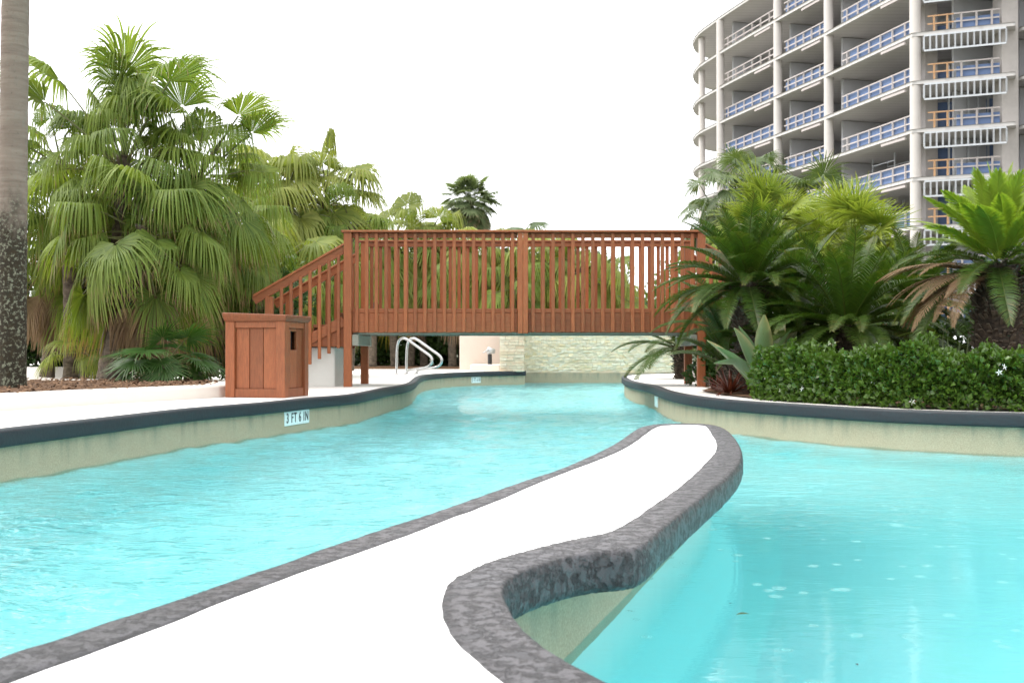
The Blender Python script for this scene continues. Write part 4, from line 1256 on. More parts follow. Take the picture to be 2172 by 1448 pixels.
ELEVS = [86, 72, 58, 45, 32, 18, 4, -10, -25, -42, -58]
def fan_set(mat, variants=2, **kw):
    out = {}
    for e in ELEVS:
        for v in range(variants):
            k = dict(kw)
            k['dry'] = kw.get('dry', .15) + max(0, (10 - e)) * .0045
            k['droop'] = kw.get('droop', 2.6) * (.55, 1.0, 1.7)[v % 3]
            k['cup'] = kw.get('cup', -.12) + (0, -.18, .12)[v % 3]
            k['tilt'] = kw.get('tilt', .35) + (0, .25, -.2)[v % 3]
            out.setdefault(e, []).append(fan_mesh("frond", mat, e, seed=int(e + 100) * 7 + v, **k))
    return out
def sago_set(mat, elevs, variants=2, **kw):
    return {e: [sago_mesh("frond", mat, e, seed=int(e + 100) * 5 + v, side=(-.25, .25)[v % 2], **kw) for v in range(variants)] for e in elevs}
def pick(fs, e, rg):
    k = min(fs, key=lambda q: abs(q - e)); return fs[k][rg.integers(len(fs[k]))]

def crown(root, top, fs, n, e0, e1, rg, scale=1.0, az0=None, spread=.06, pw=1.0, zs=.25, dead=None, ndead=0, skip=None, az_jit=.25):
    """n fronds round the growing point, youngest upright at the top, older ones lower and further down the stem"""
    az = rg.uniform(0, 6.28) if az0 is None else az0
    for i in range(n):
        f = (i + .5) / n
        e = e0 + (e1 - e0) * f ** pw + rg.normal(0, 10)
        a = az + i * 2.39996 + rg.normal(0, az_jit)
        if skip and skip(a % (2 * math.pi), e): continue
        me = pick(fs, e, rg)
        put_mesh("frond", me, root, (top[0] + spread * math.cos(a) * f, top[1] + spread * math.sin(a) * f, top[2] - zs * f), a, scale * rg.uniform(.76, 1.16), rg.normal(0, .2))
    for i in range(ndead):
        a = rg.uniform(0, 6.28)
        me = pick(dead, rg.uniform(-62, -35), rg)
        put_mesh("dead_frond", me, root, (top[0] + spread * math.cos(a), top[1] + spread * math.sin(a), top[2] - zs * rg.uniform(.9, 1.5)), a, scale * rg.uniform(.75, 1.0))

def trunk(root, base, top, r0, r1, mat, rg, rings=14, rough=.05, seg=14, name="trunk", boots=False):
    b, t = Vector(base), Vector(top)
    k = rings * 2 + 1
    pts, rs = [], []
    sway = Vector((rg.normal(0, .03), rg.normal(0, .03), 0)) * (t - b).length
    for i in range(k):
        f = i / (k - 1)
        p = b.lerp(t, f) + sway * math.sin(math.pi * f) * .5
        pts.append(p); rs.append((r0 + (r1 - r0) * f) * (1 + rough * (1 if i % 2 else -1) * rg.uniform(.5, 1.2)) * (1.15 if i == 0 else 1))
    mb = MB(); mb.tube(pts, rs, seg)
    if boots:
        for i in range(int((t - b).length / .045)):
            f = rg.uniform(.05, 1); a = rg.uniform(0, 6.28)
            p = b.lerp(t, f); r = (r0 + (r1 - r0) * f)
            d = Vector((math.cos(a), math.sin(a), 0))
            mb.beam(p + d * r * .8, p + d * r * 1.5 + Vector((0, 0, .12 * boots)), .05 * boots, .02 * boots)
    return mb.put(name, mat, root, 0, not boots)

def palm(name, base, top, fs, n, e0, e1, label, cat, group, r0=.09, r1=.07, mat=None, seed=0, scale=1.0, dead=None, ndead=0, zs=.3, pw=1.0, spread=.06, az0=None, boots=False, rough=.05, skip=None):
    rg = np.random.default_rng(seed)
    t = thing(name, base, label, cat, group)
    trunk(t, base, top, r0, r1, mat or M['bark'], rg, max(5, int((top[2] - base[2]) / .12)), rough, boots=boots)
    crown(t, top, fs, n, e0, e1, rg, scale, az0, spread, pw, zs, dead, ndead, skip)
    return t

def leaf_cloud(n, sampler, size, seed, up=.5, fold=.25):
    """n small folded leaves; sampler(rg, n) gives points and outward normals"""
    rg = np.random.default_rng(seed)
    p, nr = sampler(rg, n)
    n = len(p)
    d = unit(nr + rg.normal(0, .7, (n, 3)) + np.array([0, 0, up]))
    ref = unit(rg.normal(0, 1, (n, 3)))
    l = unit(np.cross(d, ref)); q = np.cross(l, d)
    s = size * rg.uniform(.6, 1.25, n)[:, None]
    a = p; b = p + d * s * .5 + l * s * .36 + q * s * fold * .4; c = p + d * s + q * s * -.1; e = p + d * s * .5 - l * s * .36 + q * s * fold * .4
    mid = p + d * s * .5
    V = np.stack([a, b, mid, c, e], axis=1).reshape(-1, 3)
    i = np.arange(n) * 5
    F = np.concatenate([np.stack([i, i + 1, i + 3, i + 2], 1), np.stack([i, i + 2, i + 3, i + 4], 1)])
    r = rg.uniform(0, 1, n)
    A = np.stack([np.tile([0, .5, .4, 1, .5], n), np.repeat(r, 5), np.zeros(n * 5)], axis=1)
    return V, F, A
def shrub(name, c, rad, n, size, mat, label, group, seed, cat="shrub", lumps=9):
    rg = np.random.default_rng(seed)
    t = thing(name, (c[0], c[1], c[2]), label, cat, group)
    lp = []
    for i in range(lumps):
        a = rg.uniform(0, 6.28); rr = math.sqrt(rg.uniform(0, 1)) * .62
        lp.append((c[0] + math.cos(a) * rr * rad[0], c[1] + math.sin(a) * rr * rad[1], c[2] + rad[2] * rg.uniform(.12, 1.25), rg.uniform(.32, .55)))
    lp = np.array(lp)
    def samp(rg, n):
        k = rg.integers(0, lumps, n)
        v = unit(rg.normal(0, 1, (n, 3)))
        f = rg.uniform(.35, 1, n)[:, None] ** .5
        p = lp[k, :3] + v * f * lp[k, 3:4] * np.array(rad)
        ok = p[:, 2] > c[2] + .02
        return p[ok], v[ok]
    V, F, A = leaf_cloud(n, samp, size, seed)
    link(bpy.data.objects.new("foliage", mesh_np("foliage", V, F, [mat], A)), t, (0, 0, 0))
    mb = MB()
    for i in range(min(lumps, 6)):
        mb.tube([(c[0] + rg.normal(0, .03), c[1] + rg.normal(0, .03), c[2] - .03), ((c[0] + lp[i, 0]) / 2, (c[1] + lp[i, 1]) / 2, (c[2] + lp[i, 2]) / 2), tuple(lp[i, :3])], [.02 * rad[2] + .006, .013 * rad[2] + .004, .004], 5)
    mb.put("stem", M['bark_dark'], t)
    return t

# ================================================================== PLANTS: sets of fronds
M['petiole'] = m_plain("palm_petiole", (0.12, 0.13, 0.04), 0.5)
FS = fan_set(M['fan'], 3, Rb=.62, Lp=.62, nseg=50, droop=6.5, join=.40, dry=.10, dens=.85, stem=M['petiole'])
FUP = fan_set(M['fan'], 2, Rb=.80, Lp=1.1, nseg=44, droop=1.9, bend=.25, tilt=.15, join=.5, dry=.10, stem=M['petiole'], half=R(84), cup=.18)
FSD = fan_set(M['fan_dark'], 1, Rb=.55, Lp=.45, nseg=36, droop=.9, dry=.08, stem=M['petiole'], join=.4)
FSP = fan_set(M['fan_pale'], 3, Rb=.76, Lp=.65, nseg=36, droop=4.5, join=.40, dry=.07, dens=.95, stem=M['petiole'])
FDEAD = {e: [fan_mesh("dead_frond", M['fan_dry'], e, Rb=.66, Lp=.55, nseg=30, droop=5.0, bend=.9, cup=-.5, half=R(100), seed=e + 300 + v, dry=.5) for v in range(2)] for e in (-35, -50, -62)}
FSB = fan_set(M['sabal'], 2, Rb=.85, Lp=.95, nseg=34, half=R(115), join=.40, droop=1.1, bend=.7, tilt=.55, cup=-.5, dry=.10)
FSF = fan_set(M['far_palm'], 3, Rb=.62, Lp=.88, nseg=26, half=R(125), join=.45, droop=.9, bend=.35, tilt=.25, cup=-.15, dry=.08)
FPL = fan_set(M['palmetto'], 2, Rb=.54, Lp=.58, nseg=30, half=R(120), join=.26, dens=1.35, droop=.35, bend=.3, tilt=.1, dry=.06)
SG = sago_set(M['sago'], [88, 74, 60, 46, 32, 18, 4, -10, -25], 3, L=1.0, ll=.165, dry=.12, nl=96, w=.0056, bend=.95)
SN = sago_set(M['sago_new'], [88, 76, 64, 52, 40, 28, 14], 2, L=.80, bend=.5, ll=.23, up=.18, fwd=1.0, nl=110, w=.0115)
SD = sago_set(M['sago_dry'], [20, 5, -10, -25, -40], 2, L=.95, bend=1.0, ll=.13, up=.1, dry=.85)

CLUMP = "Chinese fan palms in the mulch bed"
def bp(px, py, y): return P(px, py, y)
def fan_palm(px, py, y, bx, label, seed, n=24, e0=80, e1=-30, fs=None, scale=1.0, group=CLUMP, zb=.10, dead=0, zs=.35, pw=.9, r0=.085, name="fan_palm", cat="palm", **k):
    t = P(px, py, y); b = P(bx, 745, y)
    return palm(name, (b[0], y, zb - .02), t, fs or FS, n, e0, e1, label, cat, group, r0, r0 * .8, None, seed, scale, FDEAD, dead, zs, pw, **k)
PB = fan_palm(262, 330, 12.3, 222, "tallest drooping fan palm of the bed, its fans standing up against the sky", 1, 36, 84, -28, zs=.45, scale=1.0)
PA = fan_palm(415, 372, 12.7, 330, "fan palm leaning towards the bridge with rounded fans at shoulder height of the tallest", 2, 36, 72, -30)
fan_palm(130, 350, 13.4, 150, "fan palm just behind the grey trunk with wide dark fans", 3, 36, 72, -30)
fan_palm(300, 478, 11.9, 235, "low fan palm with tan tipped fans hanging in front of the bed's trunks", 4, 36, 56, -38, dead=12, r0=.12)
fan_palm(475, 470, 14.7, 450, "fan palm nearest the bridge steps with brown skirts above the bin", 5, 36, 52, -42, dead=14, scale=1.12)
fan_palm(100, 520, 14.0, 100, "fan palm low behind the foot of the grey trunk with hanging dead leaves", 6, 26, 50, -45, dead=10, scale=.9)
fan_palm(395, 540, 14.2, 385, "fan palm in the deep shade at the back of the bed", 7, 28, 50, -45, dead=10)
fan_palm(205, 545, 14.4, 150, "brown skirted fan palm in the shade behind the thick dark stem", 8, 24, 40, -50, dead=8)
# the youngest fans stand up on long stalks
def upright(root, px, py, y, specs):
    c = P(px, py, y); rg = np.random.default_rng(int(px))
    for az, el, sc_ in specs:
        put_mesh("frond", pick(FUP, el, rg), root, c, R(az), sc_, rg.normal(0, .12))
upright(PB, 262, 360, 12.3, [(188, 58, 1.08), (240, 84, .84), (305, 80, .95), (340, 64, 1.0), (70, 76, .85), (205, 40, .95)])
upright(PA, 415, 395, 12.7, [(290, 82, .8), (330, 62, .85), (345, 45, .8), (240, 62, .8)])
# young fan palms at the foot of the bed
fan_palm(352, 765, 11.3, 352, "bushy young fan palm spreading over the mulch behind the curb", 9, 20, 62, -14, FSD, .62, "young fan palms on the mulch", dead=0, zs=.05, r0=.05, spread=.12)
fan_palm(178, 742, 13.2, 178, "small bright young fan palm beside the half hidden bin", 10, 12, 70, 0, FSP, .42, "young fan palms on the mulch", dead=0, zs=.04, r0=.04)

# the grey trunk close by at the edge of the picture
rg = np.random.default_rng(31)
ba, ta = P(26, 815, 9.5), P(40, 0, 9.35)
top = tuple(np.array(ba) + (np.array(ta) - np.array(ba)) * 2.1)
t = thing("palm_tree", (ba[0], ba[1], .08), "smooth grey palm trunk with a mossy black foot rising from the mulch bed", "palm")
trunk(t, (ba[0], ba[1], .06), top, .113, .105, M['greytrunk'], rg, 46, .016, 22)
crown(t, top, FSB, 22, 80, -35, rg, .95, zs=.3)

# second group, paler, past the bridge steps
G2 = "pale fan palms behind the bridge steps"
fan_palm(607, 405, 19.0, 620, "pale fan palm with one upright fan standing against the sky behind the steps", 21, 22, 82, -35, FSP, 1.05, G2)
fan_palm(692, 420, 19.6, 690, "pale fan palm with a rounded bright head and long drooping tips beside the bridge post", 22, 26, 80, -40, FSP, 1.1, G2)
fan_palm(540, 445, 18.2, 560, "yellowish fan palm between the tall clump and the paler heads", 23, 22, 72, -40, FSP, 1.0, G2)
fan_palm(745, 480, 19.0, 740, "greyer fan palm directly above the bridge corner post", 24, 18, 60, -40, FS, .95, G2)
fan_palm(590, 560, 17.0, 600, "low yellow green fan palm seen through the stair balusters", 25, 24, 60, -40, FSP, .95, G2)
fan_palm(690, 600, 17.6, 690, "low green fan palm close behind the stair handrail", 26, 22, 60, -40, FS, .9, G2)
fan_palm(520, 610, 16.2, 520, "dark fan palm in shade behind the newel post", 27, 18, 50, -40, FS, .9, G2, dead=4)

# row beyond the far deck, seen over and through the railing
G3 = "fan palms beyond the far deck"
row = [(838, 500, 26.5, FSP, 76, "bright fan palm raising two fans over the bridge rail next to the corner post"),
       (900, 520, 27.0, FSP, 82, "bright fan palm with a tilted fan in front of the white tent"),
       (980, 540, 26.5, FSP, 60, "fan palm whose fan touches the trunk of the distant cabbage palm"),
       (790, 555, 26.0, FS, 60, "green fan palm filling the first openings of the far railing"),
       (870, 575, 26.8, FSP, 60, "yellow green fan palm seen through the left half of the railing"),
       (960, 580, 26.3, FS, 60, "dark fan palm seen through the railing below the white tent"),
       (1045, 565, 26.8, FSP, 62, "fan palm seen through the railing just before the middle post"),
       (1090, 600, 26.0, FS, 55, "fan palm seen right behind the middle post of the bridge"),
       (1160, 560, 26.6, FSP, 66, "pale fan palm with yellow lower fans right of the middle post"),
       (1225, 565, 26.2, FSP, 60, "drooping pale fan palm two openings right of the middle post"),
       (1285, 605, 26.8, FSP, 50, "last fan palm of the row before the gap of white sky"),
       (800, 600, 29.5, FSP, 60, "yellow green fan palm in the second row behind the bridge's left bay"),
       (930, 590, 29.8, FSP, 62, "pale fan palm in the second row beneath the white tent"),
       (1010, 610, 29.4, FSP, 60, "pale fan palm in the second row left of the middle post"),
       (1125, 590, 29.6, FSP, 62, "pale fan palm in the second row right of the middle post"),
       (1195, 600, 29.4, FSP, 62, "pale fan palm in the second row behind the right bay"),
       (1258, 620, 29.0, FSP, 58, "pale fan palm in the second row nearest the white gap"),
       (1090, 515, 31.0, FSB, 70, "small grey green palm head just over the rail by the middle post")]
for i, (px, py, y, fs, e0, lab) in enumerate(row):
    fan_palm(px, py, y, px, lab, 40 + i, 20, e0, -42, fs, 1.12 if fs is not FSB else .8, G3, zb=.05, dead=3, r0=.10)

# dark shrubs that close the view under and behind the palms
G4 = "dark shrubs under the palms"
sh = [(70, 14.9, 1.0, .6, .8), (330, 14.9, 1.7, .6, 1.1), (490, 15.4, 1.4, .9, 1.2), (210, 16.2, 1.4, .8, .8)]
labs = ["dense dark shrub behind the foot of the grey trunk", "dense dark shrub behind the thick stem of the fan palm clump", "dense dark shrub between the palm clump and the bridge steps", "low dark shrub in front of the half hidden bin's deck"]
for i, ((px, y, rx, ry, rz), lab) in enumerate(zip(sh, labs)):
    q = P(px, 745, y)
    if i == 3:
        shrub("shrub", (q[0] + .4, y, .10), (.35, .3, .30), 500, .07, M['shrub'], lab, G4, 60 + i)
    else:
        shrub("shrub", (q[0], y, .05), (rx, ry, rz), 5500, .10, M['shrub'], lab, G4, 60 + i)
sh2 = [(700, 27.4, 1.3, 1.5, "dark hedge-like shrub behind the steel handrails under the bridge"), (800, 28.2, 1.4, 1.6, "dark shrub under the first half of the bridge deck"),
       (900, 28.0, 1.4, 1.5, "dark shrub beside the stucco wall"), (960, 27.6, .7, 1.2, "narrow shrub at the end of the stucco wall")]
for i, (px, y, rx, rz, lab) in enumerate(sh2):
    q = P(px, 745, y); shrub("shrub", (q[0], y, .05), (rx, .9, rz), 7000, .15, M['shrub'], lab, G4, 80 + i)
G5 = "bushes behind the stone wall"
for i, (px, y, rx, rz, m, lab) in enumerate([(1050, 30.5, 1.6, 1.95, 'shrub_pale', "broad pale bush behind the stucco wall"), (1160, 30.0, 1.6, 1.95, 'shrub', "broad dark bush behind the stone pier"), (1260, 31.0, 1.6, 1.85, 'shrub', "dark bush behind the stone wall under the pale palms"),
                                      (1340, 31.5, 1.3, 1.35, 'shrub_pale', "low bright bush in the gap of white sky"), (1410, 30.0, 1.3, 1.15, 'shrub_pale', "low yellow green bush under the white sky beside the sago palm"), (1475, 29.0, 1.5, 1.9, 'shrub_pale', "taller pale bush behind the right bridge post")]):
    q = P(px, 745, y); shrub("bush", (q[0], y, -.03), (rx, 1.0, rz), 3000, .14, M[m], lab, G5, 100 + i, "bush")

# distant cabbage palm and white tent
d = P(996, 424, 60)
b = P(990, 745, 60)
palm("cabbage_palm", (b[0], 60, -.03), d, FSF, 110, 88, -62, "lone round headed cabbage palm far beyond the bridge against white sky", "palm", "cabbage palms", .20, .18, None, 71, 1.16, FDEAD, 8, .5, .8, .2)
tq = P(940, 452, 34.0)
t = thing("tent", (tq[0], 34.0, -.03), "white peaked tent roof showing just over the bridge rail", "tent")
mb = MB()
rings_ = [(0.0, 0), (.22, -.30), (.55, -.62), (1.0, -.92), (1.5, -1.14), (2.1, -1.32), (2.12, -1.6)]
nn = 24
vs, fs = [], []
for r_, dz in rings_:
    for k in range(nn):
        a = 2 * math.pi * k / nn
        sq = 1 / max(abs(math.cos(a)), abs(math.sin(a))); sq = 1 + (sq - 1) * min(1, r_ / 2)
        vs.append((tq[0] + max(r_, .03) * sq * math.cos(a), 34 + max(r_, .03) * sq * math.sin(a), tq[2] + dz))
for j in range(len(rings_) - 1):
    for k in range(nn): fs.append((j * nn + k, (j + 1) * nn + k, (j + 1) * nn + (k + 1) % nn, j * nn + (k + 1) % nn))
mb.add(vs, fs); mb.put("canopy", M['fabric'], t, 0, True)
for sx in (-1, 1):
    for sy in (-1, 1):
        mb = MB(); mb.tube([(tq[0] + sx * 2.05, 34 + sy * 2.05, -.03), (tq[0] + sx * 2.05, 34 + sy * 2.05, tq[2] - 1.4)], .04, 8); mb.put("leg", M['galv'], t)

# cabbage palms in front of the tower
GC = "cabbage palms"
for i, (px, py, y, n, e0, e1, sc_, lab) in enumerate([
        (1566, 400, 34, 34, 88, -55, 1.05, "tall cabbage palm at the end of the bridge in front of the tower's rounded corner"),
        (1608, 385, 37, 20, 88, 0, .85, "cabbage palm head just right of the tallest one before the tower"),
        (1512, 445, 36, 24, 60, -60, .95, "ragged cabbage palm over the bridge's end post"),
        (1735, 445, 33, 30, 88, -40, 1.0, "rounded cabbage palm below the blue netting, left of a pair"),
        (1795, 450, 36, 30, 88, -50, 1.05, "greyer cabbage palm, right of a pair in front of the tower"),
        (1850, 520, 32, 20, 60, -50, .9, "low cabbage palm beside the tower's lowest visible floor")]):
    tq = P(px, py, y); bq = P(px, 745, y)
    palm("cabbage_palm", (bq[0], y, -.03), tq, FSB, n, e0, e1, lab, "palm", GC, .17, .15, None, 120 + i, sc_, FDEAD, 5 if i in (0, 2) else 0, .4, .85, .15)
# fine leaved fan palms nearer
GP = "fine leaved fan palms behind the sago palms"
for i, (px, py, y, n, e0, e1, sc_, lab) in enumerate([
        (1630, 488, 16.0, 44, 85, -20, .92, "bright fine leaved fan palm rising behind the first sago palm"),
        (1805, 528, 15.2, 44, 80, -30, .95, "bright fine leaved fan palm behind the second sago palm, below the tower"),
        (1560, 540, 16.6, 24, 70, -20, .62, "fine leaved fan palm peeping out above the bridge's end"),
        (1710, 500, 17.5, 24, 80, -20, .66, "greener fine leaved fan palm between the two bright ones"),
        (1850, 590, 16.0, 22, 70, -20, .70, "fine leaved fan palm low behind the big sago palm")]):
    tq = P(px, py, y); bq = P(px, 745, y)
    palm("fan_palm", (bq[0], y, 0), tq, FPL, n, e0, e1, lab, "palm", GP, .08, .07, None, 140 + i, sc_, FDEAD, 2, .2, 1.0, .1)

# ------------------------------------------------------------------ sago palms
GS = "sago palms in the right bed"
def sago(px, py, y, bx, n, e0, e1, sc_, label, seed, r=.13, zb=.0, cone=False, ndry=0, fs=None, spread=.10, pw=.9, skip=None, heap=True):
    rg = np.random.default_rng(seed)
    tq = P(px, py, y); bq = P(bx, 745, y)
    t = thing("sago_palm", (bq[0], y, zb), label, "sago palm", GS)
    h = tq[2] - zb
    if h > .12:
        mb = MB()
        k = max(4, int(h / .05)); b, tp = Vector((bq[0], y, zb - .02)), Vector(tq)
        mb.tube([b.lerp(tp, i / (k - 1)) for i in range(k)], [r * (.85 + .2 * math.sin(math.pi * min(1, .25 + .7 * i / (k - 1)))) for i in range(k)], 12)
        mb.put("trunk", M['bark_dark'], t)
        sc2 = MB()                                     # old leaf bases that armour the trunk
        m = int(h / .028) * 12
        for i in range(m):
            f = rg.uniform(0, 1); a = rg.uniform(0, 6.28); p = b.lerp(tp, f); d = Vector((math.cos(a), math.sin(a), 0))
            rr = r * .92
            ln = rg.uniform(.04, .09)
            sc2.beam(p + d * rr, p + d * (rr + ln * .75) + Vector((0, 0, ln * rg.uniform(.1, .9))), .022, .010)
        tag(sc2.put("leaf_bases", M['bark'], t), kind="stuff")
    if cone:
        mb = MB(); mb.tube([Vector(tq) + Vector((0, -.06, .02)), Vector(tq) + Vector((.005, -.07, .10)), Vector(tq) + Vector((.012, -.07, .18)), Vector(tq) + Vector((.016, -.07, .23))], [.04, .055, .045, .012], 10)
        mb.put("seed_cone", M['cone'], t, 0, True)
    az = rg.uniform(0, 6.28)
    for i in range(n):
        f = (i + .5) / n
        e = e0 + (e1 - e0) * f ** pw + rg.normal(0, 4); a = az + i * 2.39996 + rg.normal(0, .15)
        if skip and skip(a % (2 * math.pi)): continue
        put_mesh("frond", pick(fs or SG, e, rg), t, (tq[0] + spread * math.cos(a) * (.3 + .7 * f), tq[1] + spread * math.sin(a) * (.3 + .7 * f), tq[2] - .04 * f), a, sc_ * rg.uniform(.88, 1.1))
    for i in range(ndry):
        a = rg.uniform(2.4, 4.0)
        put_mesh("dry_frond", pick(SD, rg.uniform(-14, 24), rg), t, (tq[0] + spread * math.cos(a), tq[1] + spread * math.sin(a), tq[2] - .08), a, sc_ * rg.uniform(.8, 1.05))
    return t
sago(1588, 600, 10.6, 1596, 70, 78, -16, .82, "sago palm with a pale seed cone in its crown beside the bridge's end", 201, .15, cone=True, ndry=2)
sago(1795, 690, 10.0, 1795, 62, 72, -14, .88, "wide sago palm with long arching fronds in the middle of the bed", 202, .13)
big = sago(2118, 560, 8.7, 2118, 22, 24, -28, .86, "big sago palm with a shaggy dark trunk and a bright flush of new fronds", 203, .17, ndry=20)
rg = np.random.default_rng(9)
tq = P(2122, 548, 8.7)
for i in range(30):
    f = (i + .5) / 30; a = i * 2.39996 + rg.normal(0, .2); e = 88 - 66 * f + rg.normal(0, 4)
    put_mesh("new_frond", pick(SN, e, rg), big, (tq[0] + .09 * f * math.cos(a), tq[1] + .09 * f * math.sin(a), tq[2]), a, .86 * rg.uniform(.85, 1.08))
sago(1545, 690, 11.7, 1548, 24, 66, 0, .70, "smaller sago palm leaning out from the bridge's end post over the deck", 204, .10)
sago(1940, 640, 11.6, 1940, 48, 76, -10, .86, "dark sago palm behind the sword leaved plant", 205, .13)
sago(1690, 640, 12.0, 1690, 48, 74, -12, .84, "dark sago palm behind the cone bearing one", 206, .13)
sago(1445, 735, 16.5, 1450, 30, 78, -20, 1.0, "sago palm at the far side of the bridge before the stone wall", 207, .12)
sago(2080, 745, 9.3, 2080, 16, 50, 0, .62, "low sago offset at the foot of the big shaggy trunk", 208, .06)
sago(1552, 775, 10.9, 1552, 26, 82, 34, .66, "low dark sago palm with upright fronds beside the bridge post and red bromeliad", 209, .05, spread=.05)
sago(1660, 735, 10.5, 1660, 32, 76, 6, .72, "low dark sago palm filling the gap below the cone bearing one", 210, .05, spread=.05)
# broken seed heads and dark filler under the fronds
G6 = "dark undergrowth shrubs in the right bed"
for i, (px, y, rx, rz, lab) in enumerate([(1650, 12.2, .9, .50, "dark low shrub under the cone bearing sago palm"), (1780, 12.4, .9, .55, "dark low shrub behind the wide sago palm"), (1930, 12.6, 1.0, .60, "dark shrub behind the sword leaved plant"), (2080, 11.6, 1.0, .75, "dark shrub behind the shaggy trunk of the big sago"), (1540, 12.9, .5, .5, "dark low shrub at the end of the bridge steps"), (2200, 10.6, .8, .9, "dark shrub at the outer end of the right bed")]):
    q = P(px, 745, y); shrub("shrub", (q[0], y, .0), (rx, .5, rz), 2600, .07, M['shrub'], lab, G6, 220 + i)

# ------------------------------------------------------------------ paddle leaved, sword leaved and strap leaved plants
def rosette(name, px, py, y, mat, n, e0, e1, L, W, label, cat, seed, shape, bend, petiole=0, fold=.25, dry=.3, zb=.01, rad=.03, azr=None, rows=10):
    rg = np.random.default_rng(seed)
    b = P(px, py, y)
    t = thing(name, (b[0], y, zb), label, cat)
    for i in range(n):
        f = (i + .5) / n; e = e0 + (e1 - e0) * f + rg.normal(0, 4)
        a = i * 2.39996 + rg.normal(0, .25) if azr is None else rg.uniform(*azr)
        me = strap_mesh("leaf", mat, e, L * rg.uniform(.8, 1.12), W * rg.uniform(.85, 1.1), bend * rg.uniform(.5, 1.4), fold, shape, petiole, rows, dry if rg.uniform() < .5 else 0, seed * 50 + i)
        put_mesh("leaf", me, t, (b[0] + rad * math.cos(a), y + rad * math.sin(a), zb), a, 1.0, rg.normal(0, .1))
    return t
rosette("bird_of_paradise", 1622, 745, 9.68, M['strelitzia'], 15, 82, 40, .66, .078, "grey green paddle leaved plant rising behind the near end of the hedge", "plant", 301, 'paddle', .35, .32, .45, .5, .02, .05)
rosette("agave", 2022, 745, 9.0, M['aloe'], 24, 84, 34, .50, .040, "sword leaved grey green agave standing behind the hedge", "agave", 302, 'sword', -.18, 0, .5, .3, .02, .06)
rosette("agave", 1893, 745, 9.9, M['aloe'], 16, 86, 55, .60, .028, "narrow upright agave in shade left of the paler one", "agave", 303, 'sword', .05, 0, .5, .0, .02, .06)
rosette("bromeliad", 1548, 800, 10.3, M['bromeliad'], 42, 86, 8, .26, .020, "dark red bromeliad at the corner of the hedge near the bridge post", "bromeliad", 304, 'sword', .8, 0, .3, .2, .02, .03)
rosette("bromeliad", 1522, 800, 10.9, M['bromeliad'], 30, 86, 8, .20, .018, "smaller red bromeliad in front of the chipped white block", "bromeliad", 305, 'sword', .8, 0, .3, .2, .02, .03)
rosette("fern", 1828, 745, 9.3, M['broad'], 9, 80, 30, .50, .07, "bright green broad leaved fern above the hedge in the middle", "fern", 306, 'paddle', .5, .2, .3, .0, .02, .04)
# one long stalked leaf lying out over the rim
rg = np.random.default_rng(4)
q = P(1592, 772, 9.45)
bp_ = [o for o in bpy.data.objects if o.name.startswith("bird_of_paradise")][0]
put_mesh("leaf", strap_mesh("leaf", M['strelitzia'], 10, .42, .055, .25, .3, 'paddle', .28, 12, 0, 77), bp_, (q[0] + .12, 9.5, .27), math.pi, 1.0, .5)

# ------------------------------------------------------------------ hedge with white star flowers
hp_front = offset(RIGHT, -0.155)
hp = np.array([p for p in hp_front if 3.5 < p[1] < 9.42 and p[0] < 11.5 and p[0] > 1.5])
s_ = np.concatenate([[0], np.cumsum(np.linalg.norm(np.diff(hp, axis=0), axis=1))])
def hedge_at(u): return np.stack([np.interp(u, s_, hp[:, 0]), np.interp(u, s_, hp[:, 1])], axis=-1)
dir_in = lambda u: unit(offset_norm(u))
def offset_norm(u):
    a, b = hedge_at(np.minimum(u + .05, s_[-1])), hedge_at(np.maximum(u - .05, 0))
    t = a - b
    return np.stack([-t[..., 1], t[..., 0]], axis=-1)
UMAX = min(s_[-1], 4.6)
def hh(u): return .40 + .035 * np.sin(u * 5.1) + .025 * np.sin(u * 11.7 + 1) + .02 * np.sin(u * 23 + 2)
def hedge_samp(rg, n):
    u = UMAX * rg.uniform(0, 1, n)
    a = rg.uniform(-.12, 1, n)                 # angle over the section: 0 front foot, 1 back top
    h = hh(u)
    ang = a * math.pi * .62
    dep, rise = .62, h
    lump = 1 + .10 * np.sin(u * 17 + a * 9) * np.sin(a * 13 + u * 7) + .07 * np.sin(u * 41 + a * 23)
    sh_ = rg.uniform(.55, 1.0, n) ** .35 * lump
    v = np.where(a < 0, 0.03 + rg.uniform(0, .1, n), .31 * (1 - np.cos(ang) * sh_))
    z = np.where(a < 0, rg.uniform(.03, .2, n), .06 + (h - .06) * np.sin(np.minimum(ang, 1.57) * .98 + .02) ** .7 * sh_)
    front = rg.uniform(0, 1, n) < .45          # the steep face towards the pool
    z = np.where(front, rg.uniform(.02, 1, n) * h * .95, z)
    v = np.where(front, .03 + .07 * rg.uniform(0, 1, n) + .16 * np.clip(z / h - .6, 0, 1) ** 1.5 - .045 * np.sin(u * 19 + z * 30) * np.sin(u * 8 + z * 17), v)
    pin = dir_in(u); q = hedge_at(u) + pin * v[:, None]
    p = np.column_stack([q, z])
    nr = np.column_stack([-pin * np.cos(ang)[:, None], np.sin(ang)])
    nr = np.where(front[:, None], np.column_stack([-pin, np.full(n, .45)]), nr)
    return p, unit(nr)
p0 = hedge_at(np.array([0.0]))[0]
hd = thing("hedge", (p0[0], p0[1], 0), "dense glossy green hedge with a few white star flowers along the right pool edge", "hedge")
V, F, A = leaf_cloud(27000, hedge_samp, .047, 401, .35, .35)
tag(link(bpy.data.objects.new("foliage", mesh_np("foliage", V, F, [M['hedge']], A)), hd), kind="stuff")
mb = MB(); rr = np.random.default_rng(8)
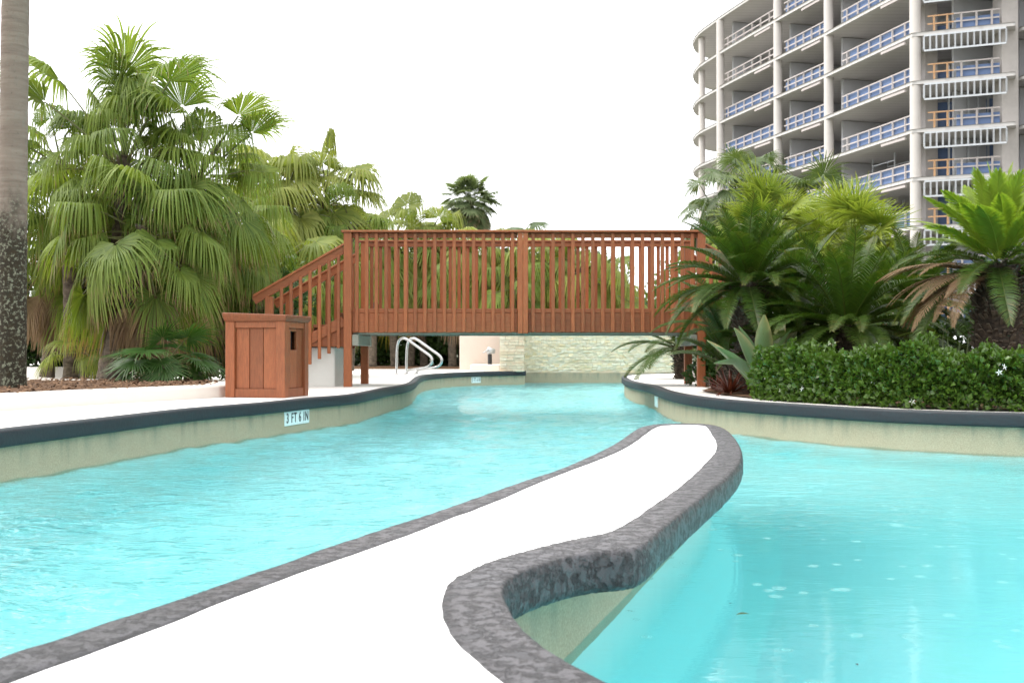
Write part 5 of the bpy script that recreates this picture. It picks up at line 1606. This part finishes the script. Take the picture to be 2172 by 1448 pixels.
for i in range(60):
    u = rr.uniform(0, UMAX); q = hedge_at(np.array([u]))[0] + dir_in(np.array([u]))[0] * rr.uniform(.12, .4)
    mb.tube([(q[0], q[1], -.02), (q[0] + rr.normal(0, .03), q[1] + rr.normal(0, .03), .18), (q[0] + rr.normal(0, .07), q[1] + rr.normal(0, .07), .36)], [.008, .006, .003], 5)
tag(mb.put("twigs", M['bark_dark'], hd), kind="stuff")
# five-petalled star flowers sharing one mesh
fl_me = MB()
for k in range(5):
    a = 2 * math.pi * k / 5
    fl_me.add([(0, 0, 0), (.012 * math.cos(a - .35), .012 * math.sin(a - .35), .004), (.026 * math.cos(a), .026 * math.sin(a), .002), (.012 * math.cos(a + .35), .012 * math.sin(a + .35), .004)], [(0, 1, 2, 3)])
fme = fl_me.mesh("flower", M['petal'])
for px, py in ((1656, 830), (1702, 825), (2130, 778), (2120, 790), (1935, 852), (1851, 808)):
    u = np.linspace(0, UMAX, 400); q = hedge_at(u); X = 1086 + FPX * q[:, 0] / q[:, 1]
    k = int(np.argmin(abs(X - px))); y = q[k, 1] + .0
    w_ = P(px, py, y)
    o = put_mesh("flower", fme, hd, (w_[0], y, w_[2]), 0, 1.0)
    o.rotation_euler = (R(70), 0, rr.uniform(0, 6))

# ------------------------------------------------------------------ small litter on the water and deck
def speck(name, px, py, z, size, mat, label, cat, seed):
    g = G(px, py, z); rgx = np.random.default_rng(seed)
    me = strap_mesh(name, mat, 4, size, size * .22, .3, .3, 'paddle', .1, 6, .5, seed)
    o = put_mesh(name, me, None, (g[0], g[1], z + .002), rgx.uniform(0, 6.28))
    tag(o, label, cat, "leaf scraps in the pool")
speck("floating_leaf", 1590, 1303, -.265, .035, M['shrub'], "tiny dark leaf scrap afloat in the calm bay, right of the island's notch", "leaf", 1)
speck("floating_leaf", 1820, 1412, -.265, .016, M['black'], "black speck of leaf afloat near the bottom of the calm bay", "leaf", 2)
speck("floating_leaf", 1546, 1281, -.265, .014, M['black'], "smallest dark speck afloat beside the rain rings", "leaf", 3)
